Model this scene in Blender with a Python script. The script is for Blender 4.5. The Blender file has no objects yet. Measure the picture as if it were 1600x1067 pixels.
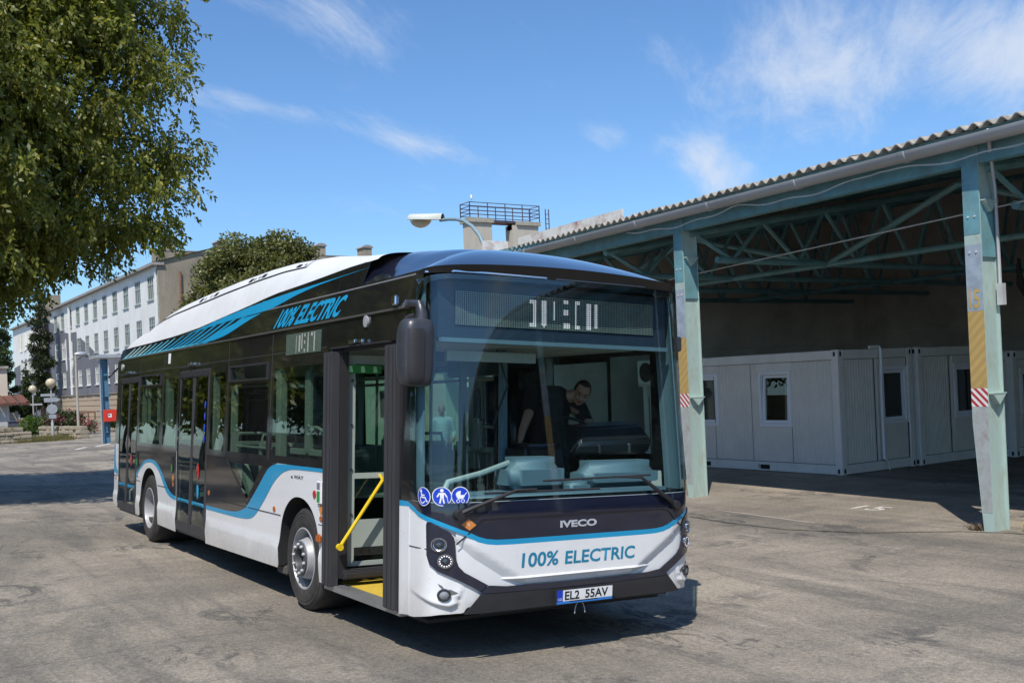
import bpy, bmesh, math, random
import numpy as np
from mathutils import Vector, Matrix, geometry
from math import sin, cos, pi, radians as rad
random.seed(7); rng = np.random.default_rng(7)
sc = bpy.context.scene
COL = sc.collection
# ------------------------------------------------------------------ camera, sky, sun, exposure
cam_d = bpy.data.cameras.new("camera"); cam = bpy.data.objects.new("camera", cam_d); COL.objects.link(cam)
_f = Vector((0.84375, -0.53671, 0.00405)).normalized()
_r = Vector((-0.5360, -0.8431, -0.0440)); _r = (_r - _f * _r.dot(_f)).normalized(); _u = _r.cross(_f)
cam.matrix_world = Matrix(((_r.x, _u.x, -_f.x, -6.947), (_r.y, _u.y, -_f.y, 4.774), (_r.z, _u.z, -_f.z, 2.066), (0, 0, 0, 1)))
cam_d.sensor_width = 36; cam_d.lens = 36.534; cam_d.shift_y = 0.035
cam_d.clip_start = 0.05; cam_d.clip_end = 3000
sc.camera = cam

SUN_EL, SUN_AZ = rad(56), rad(-45)          # azimuth clockwise from +Y
world = bpy.data.worlds.new("World"); sc.world = world; world.use_nodes = True
wn, wl = world.node_tree.nodes, world.node_tree.links
wn.clear()
w_out = wn.new('ShaderNodeOutputWorld'); w_bg = wn.new('ShaderNodeBackground')
sky = wn.new('ShaderNodeTexSky'); sky.sky_type = 'NISHITA'; sky.sun_disc = False
sky.sun_elevation = SUN_EL; sky.sun_rotation = SUN_AZ % (2 * pi)
sky.altitude = 0; sky.air_density = 1.0; sky.dust_density = 0.5; sky.ozone_density = 3.5
w_bg.inputs['Strength'].default_value = 0.11
# thin cirrus: noise over the sky's own directions, projected on a flat cloud deck
tc = wn.new('ShaderNodeTexCoord'); sep = wn.new('ShaderNodeSeparateXYZ'); wl.new(tc.outputs['Generated'], sep.inputs[0])
def wmath(op, a, b=None, clamp=False):
    n = wn.new('ShaderNodeMath'); n.operation = op; n.use_clamp = clamp
    for i, v in enumerate((a, b)):
        if v is None: continue
        if isinstance(v, (int, float)): n.inputs[i].default_value = v
        else: wl.new(v, n.inputs[i])
    return n.outputs[0]
zc = wmath('ADD', wmath('MAXIMUM', sep.outputs['Z'], 0.0), 0.12)
comb = wn.new('ShaderNodeCombineXYZ')
wl.new(wmath('DIVIDE', sep.outputs['X'], zc), comb.inputs[0]); wl.new(wmath('DIVIDE', sep.outputs['Y'], zc), comb.inputs[1])
mp = wn.new('ShaderNodeMapping'); wl.new(comb.outputs[0], mp.inputs[0])
mp.vector_type = 'TEXTURE'; mp.inputs['Rotation'].default_value = (0, 0, rad(-50)); mp.inputs['Scale'].default_value = (1.5, 0.5, 1); mp.inputs['Location'].default_value = (3.1, 1.7, 0)
n1 = wn.new('ShaderNodeTexNoise'); wl.new(mp.outputs[0], n1.inputs['Vector'])
n1.inputs['Scale'].default_value = 2.6; n1.inputs['Detail'].default_value = 12; n1.inputs['Roughness'].default_value = 0.68; n1.inputs['Distortion'].default_value = 0.35
n2 = wn.new('ShaderNodeTexNoise'); wl.new(comb.outputs[0], n2.inputs['Vector']); n2.inputs['Scale'].default_value = 0.9; n2.inputs['Detail'].default_value = 3
# banks of cirrus at their places over the yard (a, b on the cloud deck, half sizes, turn, weight)
bank = None
for ca, cb, ra_, rb_, rot_, wt in ((1.58, -1.90, .70, .42, -48, .52), (1.30, -2.2, .65, .45, -48, .52), (2.28, -2.17, .60, .20, -52, .50), (2.19, -1.73, .2, .09, -50, .30), (1.88, -.80, .46, .16, -62, .34), (2.40, -.82, .36, .12, -72, .32), (2.49, -1.32, .50, .13, -66, .34), (-1.5, 1.2, 1.6, .5, 30, .5), (-2.6, -1.5, 1.2, .4, 10, .45), (1.2, 2.4, .9, .3, -20, .4)):
    m_ = wn.new('ShaderNodeMapping'); m_.vector_type = 'TEXTURE'; wl.new(comb.outputs[0], m_.inputs[0]); m_.inputs['Location'].default_value = (ca, cb, 0); m_.inputs['Rotation'].default_value = (0, 0, rad(rot_)); m_.inputs['Scale'].default_value = (ra_, rb_, 1)
    g_ = wn.new('ShaderNodeTexGradient'); g_.gradient_type = 'SPHERICAL'; wl.new(m_.outputs[0], g_.inputs[0]); v_ = wmath('MULTIPLY', g_.outputs['Fac'], wt)
    bank = v_ if bank is None else wmath('MAXIMUM', bank, v_)
cov = wmath('ADD', wmath('ADD', n1.outputs['Fac'], bank), wmath('MULTIPLY', wmath('SUBTRACT', n2.outputs['Fac'], 0.5), 0.25))
cr = wn.new('ShaderNodeMapRange'); cr.interpolation_type = 'SMOOTHSTEP'; wl.new(cov, cr.inputs[0])
cr.inputs[1].default_value = 0.56; cr.inputs[2].default_value = 1.12; cr.inputs[3].default_value = 0; cr.inputs[4].default_value = 0.8
mixc = wn.new('ShaderNodeMixRGB'); wl.new(cr.outputs[0], mixc.inputs[0]); mixc.inputs[2].default_value = (5.0, 5.5, 6.3, 1)
tint = wn.new('ShaderNodeMixRGB'); tint.blend_type = 'MULTIPLY'; tint.inputs[0].default_value = 1; tint.inputs[2].default_value = (0.72, 0.94, 1.13, 1)
wl.new(sky.outputs[0], tint.inputs[1]); wl.new(tint.outputs[0], mixc.inputs[1])
wl.new(mixc.outputs[0], w_bg.inputs['Color']); wl.new(w_bg.outputs[0], w_out.inputs['Surface'])

sun_d = bpy.data.lights.new("sun", 'SUN'); sun_d.energy = 3.7; sun_d.angle = rad(0.5); sun_d.color = (1.0, 0.945, 0.86)
sun = bpy.data.objects.new("sun", sun_d); COL.objects.link(sun)
sdir = Vector((sin(SUN_AZ) * cos(SUN_EL), cos(SUN_AZ) * cos(SUN_EL), sin(SUN_EL)))
sun.rotation_euler = sdir.to_track_quat('Z', 'Y').to_euler(); sun.location = sdir * 60
sc.view_settings.view_transform = 'Standard'; sc.view_settings.look = 'None'; sc.view_settings.exposure = 0.4; sc.view_settings.gamma = 1
sc.view_settings.use_curve_mapping = False
sc.cycles.transparent_max_bounces = 24; sc.cycles.max_bounces = 8; sc.cycles.caustics_reflective = False; sc.cycles.caustics_refractive = False

# ------------------------------------------------------------------ materials
MATS = {}
def mat(name, col, rough=0.5, metal=0.0, var=0.12, scale=4.0, bump=0.0, bscale=60.0, coat=0.0, spec=0.5, dirt=None, dirt_amt=0.0, dirt_scale=2.0, stretch=None, emit=None, zdirt=None):
    if name in MATS: return MATS[name]
    m = bpy.data.materials.new(name); m.use_nodes = True; MATS[name] = m
    N, L = m.node_tree.nodes, m.node_tree.links
    b = N['Principled BSDF']; b.inputs['Roughness'].default_value = rough; b.inputs['Metallic'].default_value = metal
    b.inputs['Coat Weight'].default_value = coat; b.inputs['Coat Roughness'].default_value = 0.04; b.inputs['Specular IOR Level'].default_value = spec
    t = N.new('ShaderNodeTexCoord'); src = t.outputs['Object']
    if stretch:
        mp_ = N.new('ShaderNodeMapping'); mp_.inputs['Scale'].default_value = stretch; L.new(src, mp_.inputs[0]); src = mp_.outputs[0]
    no = N.new('ShaderNodeTexNoise'); no.inputs['Scale'].default_value = scale; no.inputs['Detail'].default_value = 6; no.inputs['Roughness'].default_value = 0.62
    L.new(src, no.inputs['Vector'])
    ra = N.new('ShaderNodeValToRGB'); e = ra.color_ramp.elements
    e[0].position = 0.3; e[1].position = 0.7
    e[0].color = tuple(c * (1 - var) for c in col) + (1,); e[1].color = tuple(min(1, c * (1 + var)) for c in col) + (1,)
    L.new(no.outputs['Fac'], ra.inputs[0]); cur = ra.outputs[0]
    if dirt:
        n2_ = N.new('ShaderNodeTexNoise'); n2_.inputs['Scale'].default_value = dirt_scale; n2_.inputs['Detail'].default_value = 8; n2_.inputs['Roughness'].default_value = 0.7
        L.new(src, n2_.inputs['Vector'])
        mr = N.new('ShaderNodeMapRange'); L.new(n2_.outputs['Fac'], mr.inputs[0]); mr.inputs[1].default_value = 0.48; mr.inputs[2].default_value = 0.72; mr.inputs[4].default_value = dirt_amt
        mx = N.new('ShaderNodeMixRGB'); L.new(mr.outputs[0], mx.inputs[0]); L.new(cur, mx.inputs[1]); mx.inputs[2].default_value = tuple(dirt) + (1,); cur = mx.outputs[0]
    if zdirt:                                            # road dust thrown up along the skirts
        sp = N.new('ShaderNodeSeparateXYZ'); L.new(t.outputs['Object'], sp.inputs[0])
        nz = N.new('ShaderNodeTexNoise'); nz.inputs['Scale'].default_value = 3.5; nz.inputs['Detail'].default_value = 9; nz.inputs['Roughness'].default_value = 0.7; L.new(t.outputs['Object'], nz.inputs['Vector'])
        ad = N.new('ShaderNodeMath'); ad.operation = 'MULTIPLY_ADD'; L.new(nz.outputs['Fac'], ad.inputs[0]); ad.inputs[1].default_value = -0.55; L.new(sp.outputs[2], ad.inputs[2])
        mz = N.new('ShaderNodeMapRange'); L.new(ad.outputs[0], mz.inputs[0]); mz.inputs[1].default_value = zdirt[0]; mz.inputs[2].default_value = zdirt[1]; mz.inputs[3].default_value = zdirt[3]; mz.inputs[4].default_value = 0.0
        xz = N.new('ShaderNodeMixRGB'); L.new(mz.outputs[0], xz.inputs[0]); L.new(cur, xz.inputs[1]); xz.inputs[2].default_value = tuple(zdirt[2]) + (1,); cur = xz.outputs[0]
    L.new(cur, b.inputs['Base Color'])
    mr2 = N.new('ShaderNodeMapRange'); L.new(no.outputs['Fac'], mr2.inputs[0]); mr2.inputs[3].default_value = max(0, rough - 0.06); mr2.inputs[4].default_value = min(1, rough + 0.06); L.new(mr2.outputs[0], b.inputs['Roughness'])
    if bump:
        nb = N.new('ShaderNodeTexNoise'); nb.inputs['Scale'].default_value = bscale; nb.inputs['Detail'].default_value = 4; L.new(src, nb.inputs['Vector'])
        bp = N.new('ShaderNodeBump'); bp.inputs['Strength'].default_value = bump; bp.inputs['Distance'].default_value = 0.02; L.new(nb.outputs['Fac'], bp.inputs['Height']); L.new(bp.outputs[0], b.inputs['Normal'])
    if emit:
        b.inputs['Emission Color'].default_value = tuple(emit[:3]) + (1,); b.inputs['Emission Strength'].default_value = emit[3]
    return m
def glass(name, tint=(0.5, 0.7, 0.68), ior=1.5, rough=0.0, boost=1.0):
    if name in MATS: return MATS[name]
    m = bpy.data.materials.new(name); m.use_nodes = True; MATS[name] = m
    N, L = m.node_tree.nodes, m.node_tree.links; N.clear()
    o = N.new('ShaderNodeOutputMaterial'); mx = N.new('ShaderNodeMixShader'); tr = N.new('ShaderNodeBsdfTransparent'); gl = N.new('ShaderNodeBsdfGlossy'); lw = N.new('ShaderNodeLayerWeight')
    tr.inputs[0].default_value = tuple(tint) + (1,); gl.inputs['Roughness'].default_value = rough; gl.inputs[0].default_value = (1, 1, 1, 1); lw.inputs[0].default_value = 0.5
    pw = N.new('ShaderNodeMath'); pw.operation = 'POWER'; L.new(lw.outputs['Facing'], pw.inputs[0]); pw.inputs[1].default_value = 5.0
    fm = N.new('ShaderNodeMath'); fm.operation = 'MULTIPLY_ADD'; fm.use_clamp = True; L.new(pw.outputs[0], fm.inputs[0]); fm.inputs[1].default_value = 0.94; fm.inputs[2].default_value = 0.04 * boost
    L.new(fm.outputs[0], mx.inputs[0]); L.new(tr.outputs[0], mx.inputs[1]); L.new(gl.outputs[0], mx.inputs[2]); L.new(mx.outputs[0], o.inputs[0])
    return m
def leafmat(name, c1, c2, c3=None, trans=0.35):
    if name in MATS: return MATS[name]
    m = bpy.data.materials.new(name); m.use_nodes = True; MATS[name] = m
    N, L = m.node_tree.nodes, m.node_tree.links; N.clear()
    o = N.new('ShaderNodeOutputMaterial'); g = N.new('ShaderNodeNewGeometry'); ra = N.new('ShaderNodeValToRGB')
    e = ra.color_ramp.elements; e[0].color = tuple(c1) + (1,); e[1].color = tuple(c2) + (1,)
    if c3: x = e.new(0.9); x.color = tuple(c2) + (1,); e[-1].color = tuple(c3) + (1,)
    L.new(g.outputs['Random Per Island'], ra.inputs[0])
    no = N.new('ShaderNodeTexNoise'); no.inputs['Scale'].default_value = 0.9; no.inputs['Detail'].default_value = 3
    t = N.new('ShaderNodeTexCoord'); L.new(t.outputs['Object'], no.inputs['Vector'])
    hv = N.new('ShaderNodeHueSaturation'); mr = N.new('ShaderNodeMapRange'); L.new(no.outputs['Fac'], mr.inputs[0]); mr.inputs[1].default_value = 0.3; mr.inputs[2].default_value = 0.7; mr.inputs[3].default_value = 0.6; mr.inputs[4].default_value = 1.4
    L.new(mr.outputs[0], hv.inputs['Value']); L.new(ra.outputs[0], hv.inputs['Color'])
    d = N.new('ShaderNodeBsdfPrincipled'); d.inputs['Roughness'].default_value = 0.42; d.inputs['Specular IOR Level'].default_value = 0.4; L.new(hv.outputs[0], d.inputs['Base Color'])
    tl = N.new('ShaderNodeBsdfTranslucent'); hs = N.new('ShaderNodeMixRGB'); hs.blend_type = 'MULTIPLY'; hs.inputs[0].default_value = 1; hs.inputs[2].default_value = (1.25, 1.2, 0.45, 1); L.new(hv.outputs[0], hs.inputs[1]); L.new(hs.outputs[0], tl.inputs[0])
    mx = N.new('ShaderNodeMixShader'); mx.inputs[0].default_value = trans; L.new(d.outputs[0], mx.inputs[1]); L.new(tl.outputs[0], mx.inputs[2]); L.new(mx.outputs[0], o.inputs[0])
    return m

# ------------------------------------------------------------------ object helpers
def tag(o, label=None, cat=None, group=None, kind=None):
    for k, v in (('label', label), ('category', cat), ('group', group), ('kind', kind)):
        if v: o[k] = v
    return o
def thing(name, label, cat, loc=(0, 0, 0), rot=(0, 0, 0), group=None):
    o = bpy.data.objects.new(name, None); COL.objects.link(o); o.location = loc; o.rotation_euler = rot; o.empty_display_size = 0.2
    return tag(o, label, cat, group)
def link(name, me, parent=None, m=None):
    o = bpy.data.objects.new(name, me); COL.objects.link(o)
    if parent is not None: o.parent = parent
    if m is not None and not me.materials:
        for x in (m if isinstance(m, (list, tuple)) else [m]): me.materials.append(x)
    return o
class MB:
    """collects simple solids in one mesh"""
    def __init__(s): s.v, s.f, s.mi = [], [], []
    def add(s, vs, fs, mi=0):
        b = len(s.v); s.v += [tuple(p) for p in vs]; s.f += [tuple(i + b for i in f) for f in fs]; s.mi += [mi] * len(fs); return s
    def box(s, c, d, mi=0, rz=0, M=None):
        hx, hy, hz = d[0] / 2, d[1] / 2, d[2] / 2
        p = [Vector((x, y, z)) for x in (-hx, hx) for y in (-hy, hy) for z in (-hz, hz)]
        R = M if M is not None else Matrix.Rotation(rz, 3, 'Z')
        return s.add([R @ q + Vector(c) for q in p], [(0, 1, 3, 2), (4, 6, 7, 5), (0, 4, 5, 1), (2, 3, 7, 6), (0, 2, 6, 4), (1, 5, 7, 3)], mi)
    def bx(s, x0, x1, y0, y1, z0, z1, mi=0): return s.box(((x0 + x1) / 2, (y0 + y1) / 2, (z0 + z1) / 2), (abs(x1 - x0), abs(y1 - y0), abs(z1 - z0)), mi)
    def tube(s, pts, r, n=8, mi=0, cap=True):
        pts = [Vector(p) for p in pts]; rs = r if isinstance(r, (list, tuple)) else [r] * len(pts)
        vs, fs = [], []; up = None
        for i, p in enumerate(pts):
            t = (pts[min(i + 1, len(pts) - 1)] - pts[max(i - 1, 0)]).normalized()
            if up is None: up = Vector((0, 0, 1)) if abs(t.z) < 0.9 else Vector((1, 0, 0))
            a = t.cross(up).normalized(); b = a.cross(t).normalized(); up = b
            vs += [p + (a * cos(2 * pi * k / n) + b * sin(2 * pi * k / n)) * rs[i] for k in range(n)]
        for i in range(len(pts) - 1):
            for k in range(n): fs.append((i * n + k, i * n + (k + 1) % n, (i + 1) * n + (k + 1) % n, (i + 1) * n + k))
        if cap: fs += [tuple(range(n))[::-1], tuple(range((len(pts) - 1) * n, len(pts) * n))]
        return s.add(vs, fs, mi)
    def lathe(s, prof, c=(0, 0, 0), axis='Z', n=24, mi=0, closed=False):
        vs, fs = [], []; c = Vector(c)
        for r, h in prof:
            for k in range(n):
                a = 2 * pi * k / n; u, w = r * cos(a), r * sin(a)
                vs.append(c + Vector({'Z': (u, w, h), 'Y': (w, h, u), 'X': (h, u, w)}[axis]))
        m = len(prof)
        for i in range(m if closed else m - 1):
            for k in range(n): fs.append((i * n + k, i * n + (k + 1) % n, ((i + 1) % m) * n + (k + 1) % n, ((i + 1) % m) * n + k))
        return s.add(vs, fs, mi)
    def grid(s, fn, nu, nv, mi=0):
        vs = [fn(i / nu, j / nv) for i in range(nu + 1) for j in range(nv + 1)]
        return s.add(vs, [(i * (nv + 1) + j, (i + 1) * (nv + 1) + j, (i + 1) * (nv + 1) + j + 1, i * (nv + 1) + j + 1) for i in range(nu) for j in range(nv)], mi)
    def mesh(s, name, mats=None, smooth=None, bevel=0, recalc=True):
        me = bpy.data.meshes.new(name); me.from_pydata(s.v, [], s.f)
        for m in ([] if mats is None else mats if isinstance(mats, (list, tuple)) else [mats]): me.materials.append(m)
        if any(s.mi): me.polygons.foreach_set('material_index', s.mi)
        if recalc or bevel:
            bm = bmesh.new(); bm.from_mesh(me)
            if recalc: bmesh.ops.recalc_face_normals(bm, faces=bm.faces)
            if bevel: bmesh.ops.bevel(bm, geom=[e for e in bm.edges if len(e.link_faces) == 2 and e.calc_face_angle(0) > 0.6], offset=bevel, segments=3, affect='EDGES', clamp_overlap=True)
            bm.to_mesh(me); bm.free()
        if smooth is not None:
            me.polygons.foreach_set('use_smooth', [True] * len(me.polygons)); me.set_sharp_from_angle(angle=rad(smooth))
        return me
    def build(s, name, mats=None, parent=None, smooth=None, bevel=0, recalc=True):
        return link(name, s.mesh(name, mats, smooth, bevel, recalc), parent)
def inside(p, poly):
    x, y = p; r = False; j = len(poly) - 1
    for i in range(len(poly)):
        xi, yi = poly[i]; xj, yj = poly[j]
        if (yi > y) != (yj > y) and x < (xj - xi) * (y - yi) / (yj - yi) + xi: r = not r
        j = i
    return r
def sheet_mesh(name, outer, holes=(), fn=None, thick=0.0, step=0.0, smooth=25, mats=None, rows=()):
    """a flat outline (with holes) triangulated and laid on the surface fn(u, v, offset); thick gives it a body behind"""
    vs, es = [], []
    for lp in [outer] + list(holes):
        b = len(vs); q = []
        for i, p in enumerate(lp):
            a, c = Vector(p), Vector(lp[(i + 1) % len(lp)]); k = max(1, int((c - a).length / step)) if step else 1
            q += [a.lerp(c, t / k) for t in range(k)]
        vs += q; es += [(b + i, b + (i + 1) % len(q)) for i in range(len(q))]
    if step:
        us = [p[0] for p in outer]; ws = [p[1] for p in outer]
        for i in range(int((max(us) - min(us)) / step) + 1):
            for j in range(int((max(ws) - min(ws)) / step) + 1):
                p = (min(us) + (i + .5 + .013 * (j % 3)) * step, min(ws) + (j + .5) * step)
                if inside(p, outer) and not any(inside(p, h) for h in holes): vs.append(Vector(p))
        for w_ in rows:
            for i in range(int((max(us) - min(us)) / step) + 1):
                p = (min(us) + (i + .5) * step, w_)
                if inside(p, outer) and not any(inside(p, h) for h in holes): vs.append(Vector(p))
    V, _, F, *_r2 = geometry.delaunay_2d_cdt([Vector((p[0], p[1])) for p in vs], es, [], 0, 1e-5)
    T = []
    for f in F:
        c = sum((V[i] for i in f), Vector((0, 0))) / len(f)
        if inside(c, outer) and not any(inside(c, h) for h in holes): T.append(tuple(f))
    n = len(V); P = [tuple(fn(p[0], p[1], thick)) for p in V]; faces = list(T)
    if thick:
        P += [tuple(fn(p[0], p[1], 0.0)) for p in V]; faces += [tuple(i + n for i in f[::-1]) for f in T]
        cnt = {}
        for f in T:
            for a, b in zip(f, f[1:] + f[:1]): cnt[(a, b)] = 1
        faces += [(b, a, a + n, b + n) for (a, b) in cnt if (b, a) not in cnt]
    me = bpy.data.meshes.new(name); me.from_pydata(P, [], faces)
    for m in ([] if mats is None else mats if isinstance(mats, (list, tuple)) else [mats]): me.materials.append(m)
    bm = bmesh.new(); bm.from_mesh(me); bmesh.ops.delete(bm, geom=[v for v in bm.verts if not v.link_faces], context='VERTS'); bmesh.ops.recalc_face_normals(bm, faces=bm.faces); bm.to_mesh(me); bm.free()
    if smooth is not None:
        me.polygons.foreach_set('use_smooth', [True] * len(me.polygons)); me.set_sharp_from_angle(angle=rad(smooth))
    return me
def sheet(name, outer, fn, mats, parent, holes=(), thick=0.003, step=0.0, smooth=25, rows=()):
    return link(name, sheet_mesh(name, outer, holes, fn, thick, step, smooth, mats, rows), parent)
def circle(cx, cy, r, n=24, ry=None): return [(cx + r * cos(2 * pi * k / n), cy + (ry or r) * sin(2 * pi * k / n)) for k in range(n)]
def rect(x0, x1, y0, y1): return [(x0, y0), (x1, y0), (x1, y1), (x0, y1)]
def text_data(s, size=1.0, bold=0.0, res=3):
    cu = bpy.data.curves.new('lettering', 'FONT'); cu.body = s; cu.size = size; cu.offset = bold; cu.resolution_u = res; cu.align_x = 'LEFT'
    o = bpy.data.objects.new('lettering', cu); COL.objects.link(o)
    dg = bpy.context.evaluated_depsgraph_get(); me = bpy.data.meshes.new_from_object(o.evaluated_get(dg))
    bpy.data.objects.remove(o); bpy.data.curves.remove(cu)
    return me
def lettering(name, s, fn, x0, x1, y0, y1, m, parent, bold=0.0, shear=0.0, off=0.002):
    """flat print: the words fitted to a box in (u, v) and laid on fn"""
    me = text_data(s, 1.0, bold); co = np.array([v.co for v in me.vertices])
    lo, hi = co.min(0), co.max(0)
    for v in me.vertices:
        a = (v.co.x - lo[0]) / (hi[0] - lo[0]); b = (v.co.y - lo[1]) / (hi[1] - lo[1])
        v.co = Vector(fn(x0 + (x1 - x0) * a + shear * (b - .5), y0 + (y1 - y0) * b, off))
    me.materials.clear(); me.materials.append(m)
    return link(name, me, parent)
def copy_tree(o, parent=None):
    c = o.copy(); COL.objects.link(c); c.parent = parent
    for ch in [x for x in o.children]: copy_tree(ch, c)
    return c
def place_copy(o, loc, rot=None, label=None, group=None):
    c = copy_tree(o); c.location = loc
    if rot is not None: c.rotation_euler = rot
    if label: c['label'] = label
    if group: c['group'] = group
    return c
Z0 = -0.145                                   # yard level beyond the bus
def ground_z(y):
    t = min(max(y, -1.304), 2.6) - 1.24
    return 0.057 * t + (0.0)
# ================================================================== GROUND
def asphalt(nm="worn_asphalt", lo=(0.19, 0.168, 0.139), hi=(0.335, 0.292, 0.237)):
    m = bpy.data.materials.new(nm); m.use_nodes = True; N, L = m.node_tree.nodes, m.node_tree.links
    b = N['Principled BSDF']; t = N.new('ShaderNodeTexCoord')
    def noise(scale, det=4, ro=0.6, stretch=None, rot=0, dist=0.0):
        n = N.new('ShaderNodeTexNoise'); n.inputs['Scale'].default_value = scale; n.inputs['Detail'].default_value = det; n.inputs['Roughness'].default_value = ro; n.inputs['Distortion'].default_value = dist
        mp_ = N.new('ShaderNodeMapping'); mp_.inputs['Rotation'].default_value = (0, 0, rad(rot)); mp_.inputs['Scale'].default_value = stretch or (1, 1, 1)
        L.new(t.outputs['Object'], mp_.inputs[0]); L.new(mp_.outputs[0], n.inputs['Vector']); return n.outputs['Fac']
    def rng_(v, a, c, lo=0.0, hi=1.0):
        r = N.new('ShaderNodeMapRange'); r.interpolation_type = 'SMOOTHSTEP'; L.new(v, r.inputs[0]); r.inputs[1].default_value = a; r.inputs[2].default_value = c; r.inputs[3].default_value = lo; r.inputs[4].default_value = hi; return r.outputs[0]
    def mix(f, c1, c2, bt='MIX'):
        x = N.new('ShaderNodeMixRGB'); x.blend_type = bt
        for i, v in enumerate((f, c1, c2)):
            if isinstance(v, (int, float)): x.inputs[i].default_value = v
            elif isinstance(v, tuple): x.inputs[i].default_value = v + (1,)
            else: L.new(v, x.inputs[i])
        return x.outputs[0]
    c = mix(rng_(noise(0.22, 5, 0.6, dist=0.6), 0.35, 0.65), lo, hi)
    c = mix(rng_(noise(0.9, 8, 0.7, (0.22, 1.5, 1), 12, 0.8), 0.44, 0.70, 0, 0.72), c, (0.105, 0.098, 0.09))       # tyre-polished swathes along the driving lines
    c = mix(rng_(noise(1.6, 8, 0.72, (1.2, 0.25, 1), 40, 0.5), 0.48, 0.70, 0, 0.55), c, (0.125, 0.117, 0.107))
    gate = N.new('ShaderNodeMath'); gate.operation = 'MULTIPLY'; L.new(rng_(noise(3.2, 10, 0.78, (.6, 1.0, 1), 35, 1.0), 0.515, 0.55, 0, 0.72), gate.inputs[0]); L.new(rng_(noise(0.42, 3, 0.5), 0.50, 0.60), gate.inputs[1])
    c = mix(gate.outputs[0], c, (0.075, 0.072, 0.07))                   # small drips and stains
    c = mix(rng_(noise(3.3, 7, 0.7, (0.35, 1.3, 1), 28, 0.3), 0.56, 0.8, 0, 0.6), c, (0.40, 0.355, 0.30))          # dusty pale patches
    agg = noise(70, 5, 0.8); c = mix(rng_(agg, 0.3, 0.7, 0.0, 1.0), mix(1.0, c, (0.6, 0.6, 0.6), 'MULTIPLY'), mix(1.0, c, (1.4, 1.4, 1.38), 'MULTIPLY'))
    agg2 = noise(22, 4, 0.7); c = mix(rng_(agg2, 0.35, 0.65), mix(1.0, c, (0.82, 0.82, 0.82), 'MULTIPLY'), mix(1.0, c, (1.17, 1.17, 1.16), 'MULTIPLY'))
    vo = N.new('ShaderNodeTexVoronoi'); vo.feature = 'DISTANCE_TO_EDGE'; vo.inputs['Scale'].default_value = 0.11
    wv = N.new('ShaderNodeMapping'); L.new(t.outputs['Object'], wv.inputs[0]); wob = N.new('ShaderNodeMixRGB'); wob.blend_type = 'ADD'; wob.inputs[0].default_value = 0.9
    nn = N.new('ShaderNodeTexNoise'); nn.inputs['Scale'].default_value = 0.7; nn.inputs['Detail'].default_value = 8; L.new(t.outputs['Object'], nn.inputs['Vector']); L.new(wv.outputs[0], wob.inputs[1]); L.new(nn.outputs['Color'], wob.inputs[2]); L.new(wob.outputs[0], vo.inputs['Vector'])
    crack = rng_(vo.outputs['Distance'], 0.0, 0.0016, 0.55, 0.0); c = mix(crack, c, (0.045, 0.042, 0.04))
    L.new(c, b.inputs['Base Color']); b.inputs['Roughness'].default_value = 0.88; b.inputs['Specular IOR Level'].default_value = 0.3
    bp = N.new('ShaderNodeBump'); bp.inputs['Strength'].default_value = 0.55; bp.inputs['Distance'].default_value = 0.012; L.new(agg, bp.inputs['Height'])
    bp2 = N.new('ShaderNodeBump'); bp2.inputs['Strength'].default_value = 0.3; bp2.inputs['Distance'].default_value = 0.03; L.new(agg2, bp2.inputs['Height']); L.new(bp.outputs[0], bp2.inputs['Normal']); L.new(bp2.outputs[0], b.inputs['Normal'])
    return m
M_ASPH = asphalt()
def strip_(p, q, w):
    a, b = Vector(p), Vector(q); n = (b - a).normalized(); n = Vector((-n.y, n.x)) * w / 2
    return [a - n, b - n, b + n, a + n]
xs = [-700, -60, -20, -8, 0, 10, 25, 60, 200, 900]
ys = [-700, -120, -30, -12, -4, -2.2, -1.6, -1.3, -1.0, -.4, .4, 1.2, 1.8, 2.3, 2.6, 2.9, 3.6, 8, 25, 100, 700]
g = MB(); g.grid(lambda u, v: (xs[round(u * (len(xs) - 1))], ys[round(v * (len(ys) - 1))], ground_z(ys[round(v * (len(ys) - 1))])), len(xs) - 1, len(ys) - 1)
tag(g.build("ground", M_ASPH, smooth=80), kind='structure')
M_PAINT = mat("worn_white_paint", (0.62, 0.60, 0.56), 0.8, var=0.2, scale=9, dirt=(0.24, 0.21, 0.175), dirt_amt=0.95, dirt_scale=5)
M_PAINT2 = mat("faded_white_paint", (0.34, 0.305, 0.26), 0.85, var=0.2, scale=9, dirt=(0.27, 0.235, 0.19), dirt_amt=1.0, dirt_scale=2.0)
apron = [(26, -5.4), (13, -6.35), (9.3, -6.55), (6.6, -6.35), (5.2, -6.1), (4.2, -6.0), (3.2, -6.05), (2.2, -6.5), (1.75, -7.0), (1.4, -7.35), (.9, -7.62), (-1.5, -7.8), (-50, -6.2), (-50, -22.95), (15.1, -22.95), (26, -22.95)]
ap = sheet_mesh("canopy_apron", apron, (), lambda u, v, o: (u, v, Z0 + .004), 0, .8, None, asphalt("apron_asphalt", (0.215, 0.187, 0.153), (0.345, 0.296, 0.237)))
tag(link("canopy_apron", ap), kind='structure')
jt = MB()
for p_, q_ in zip(apron[1:12], apron[2:13]): jt.add([(x, y, Z0 + .0075) for x, y in strip_(p_, q_, .014)], [(0, 1, 2, 3)])
tag(jt.build("apron_joint", mat("tar_joint", (.05, .046, .042), .8, var=.4, scale=3), recalc=False), kind='structure')
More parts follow.
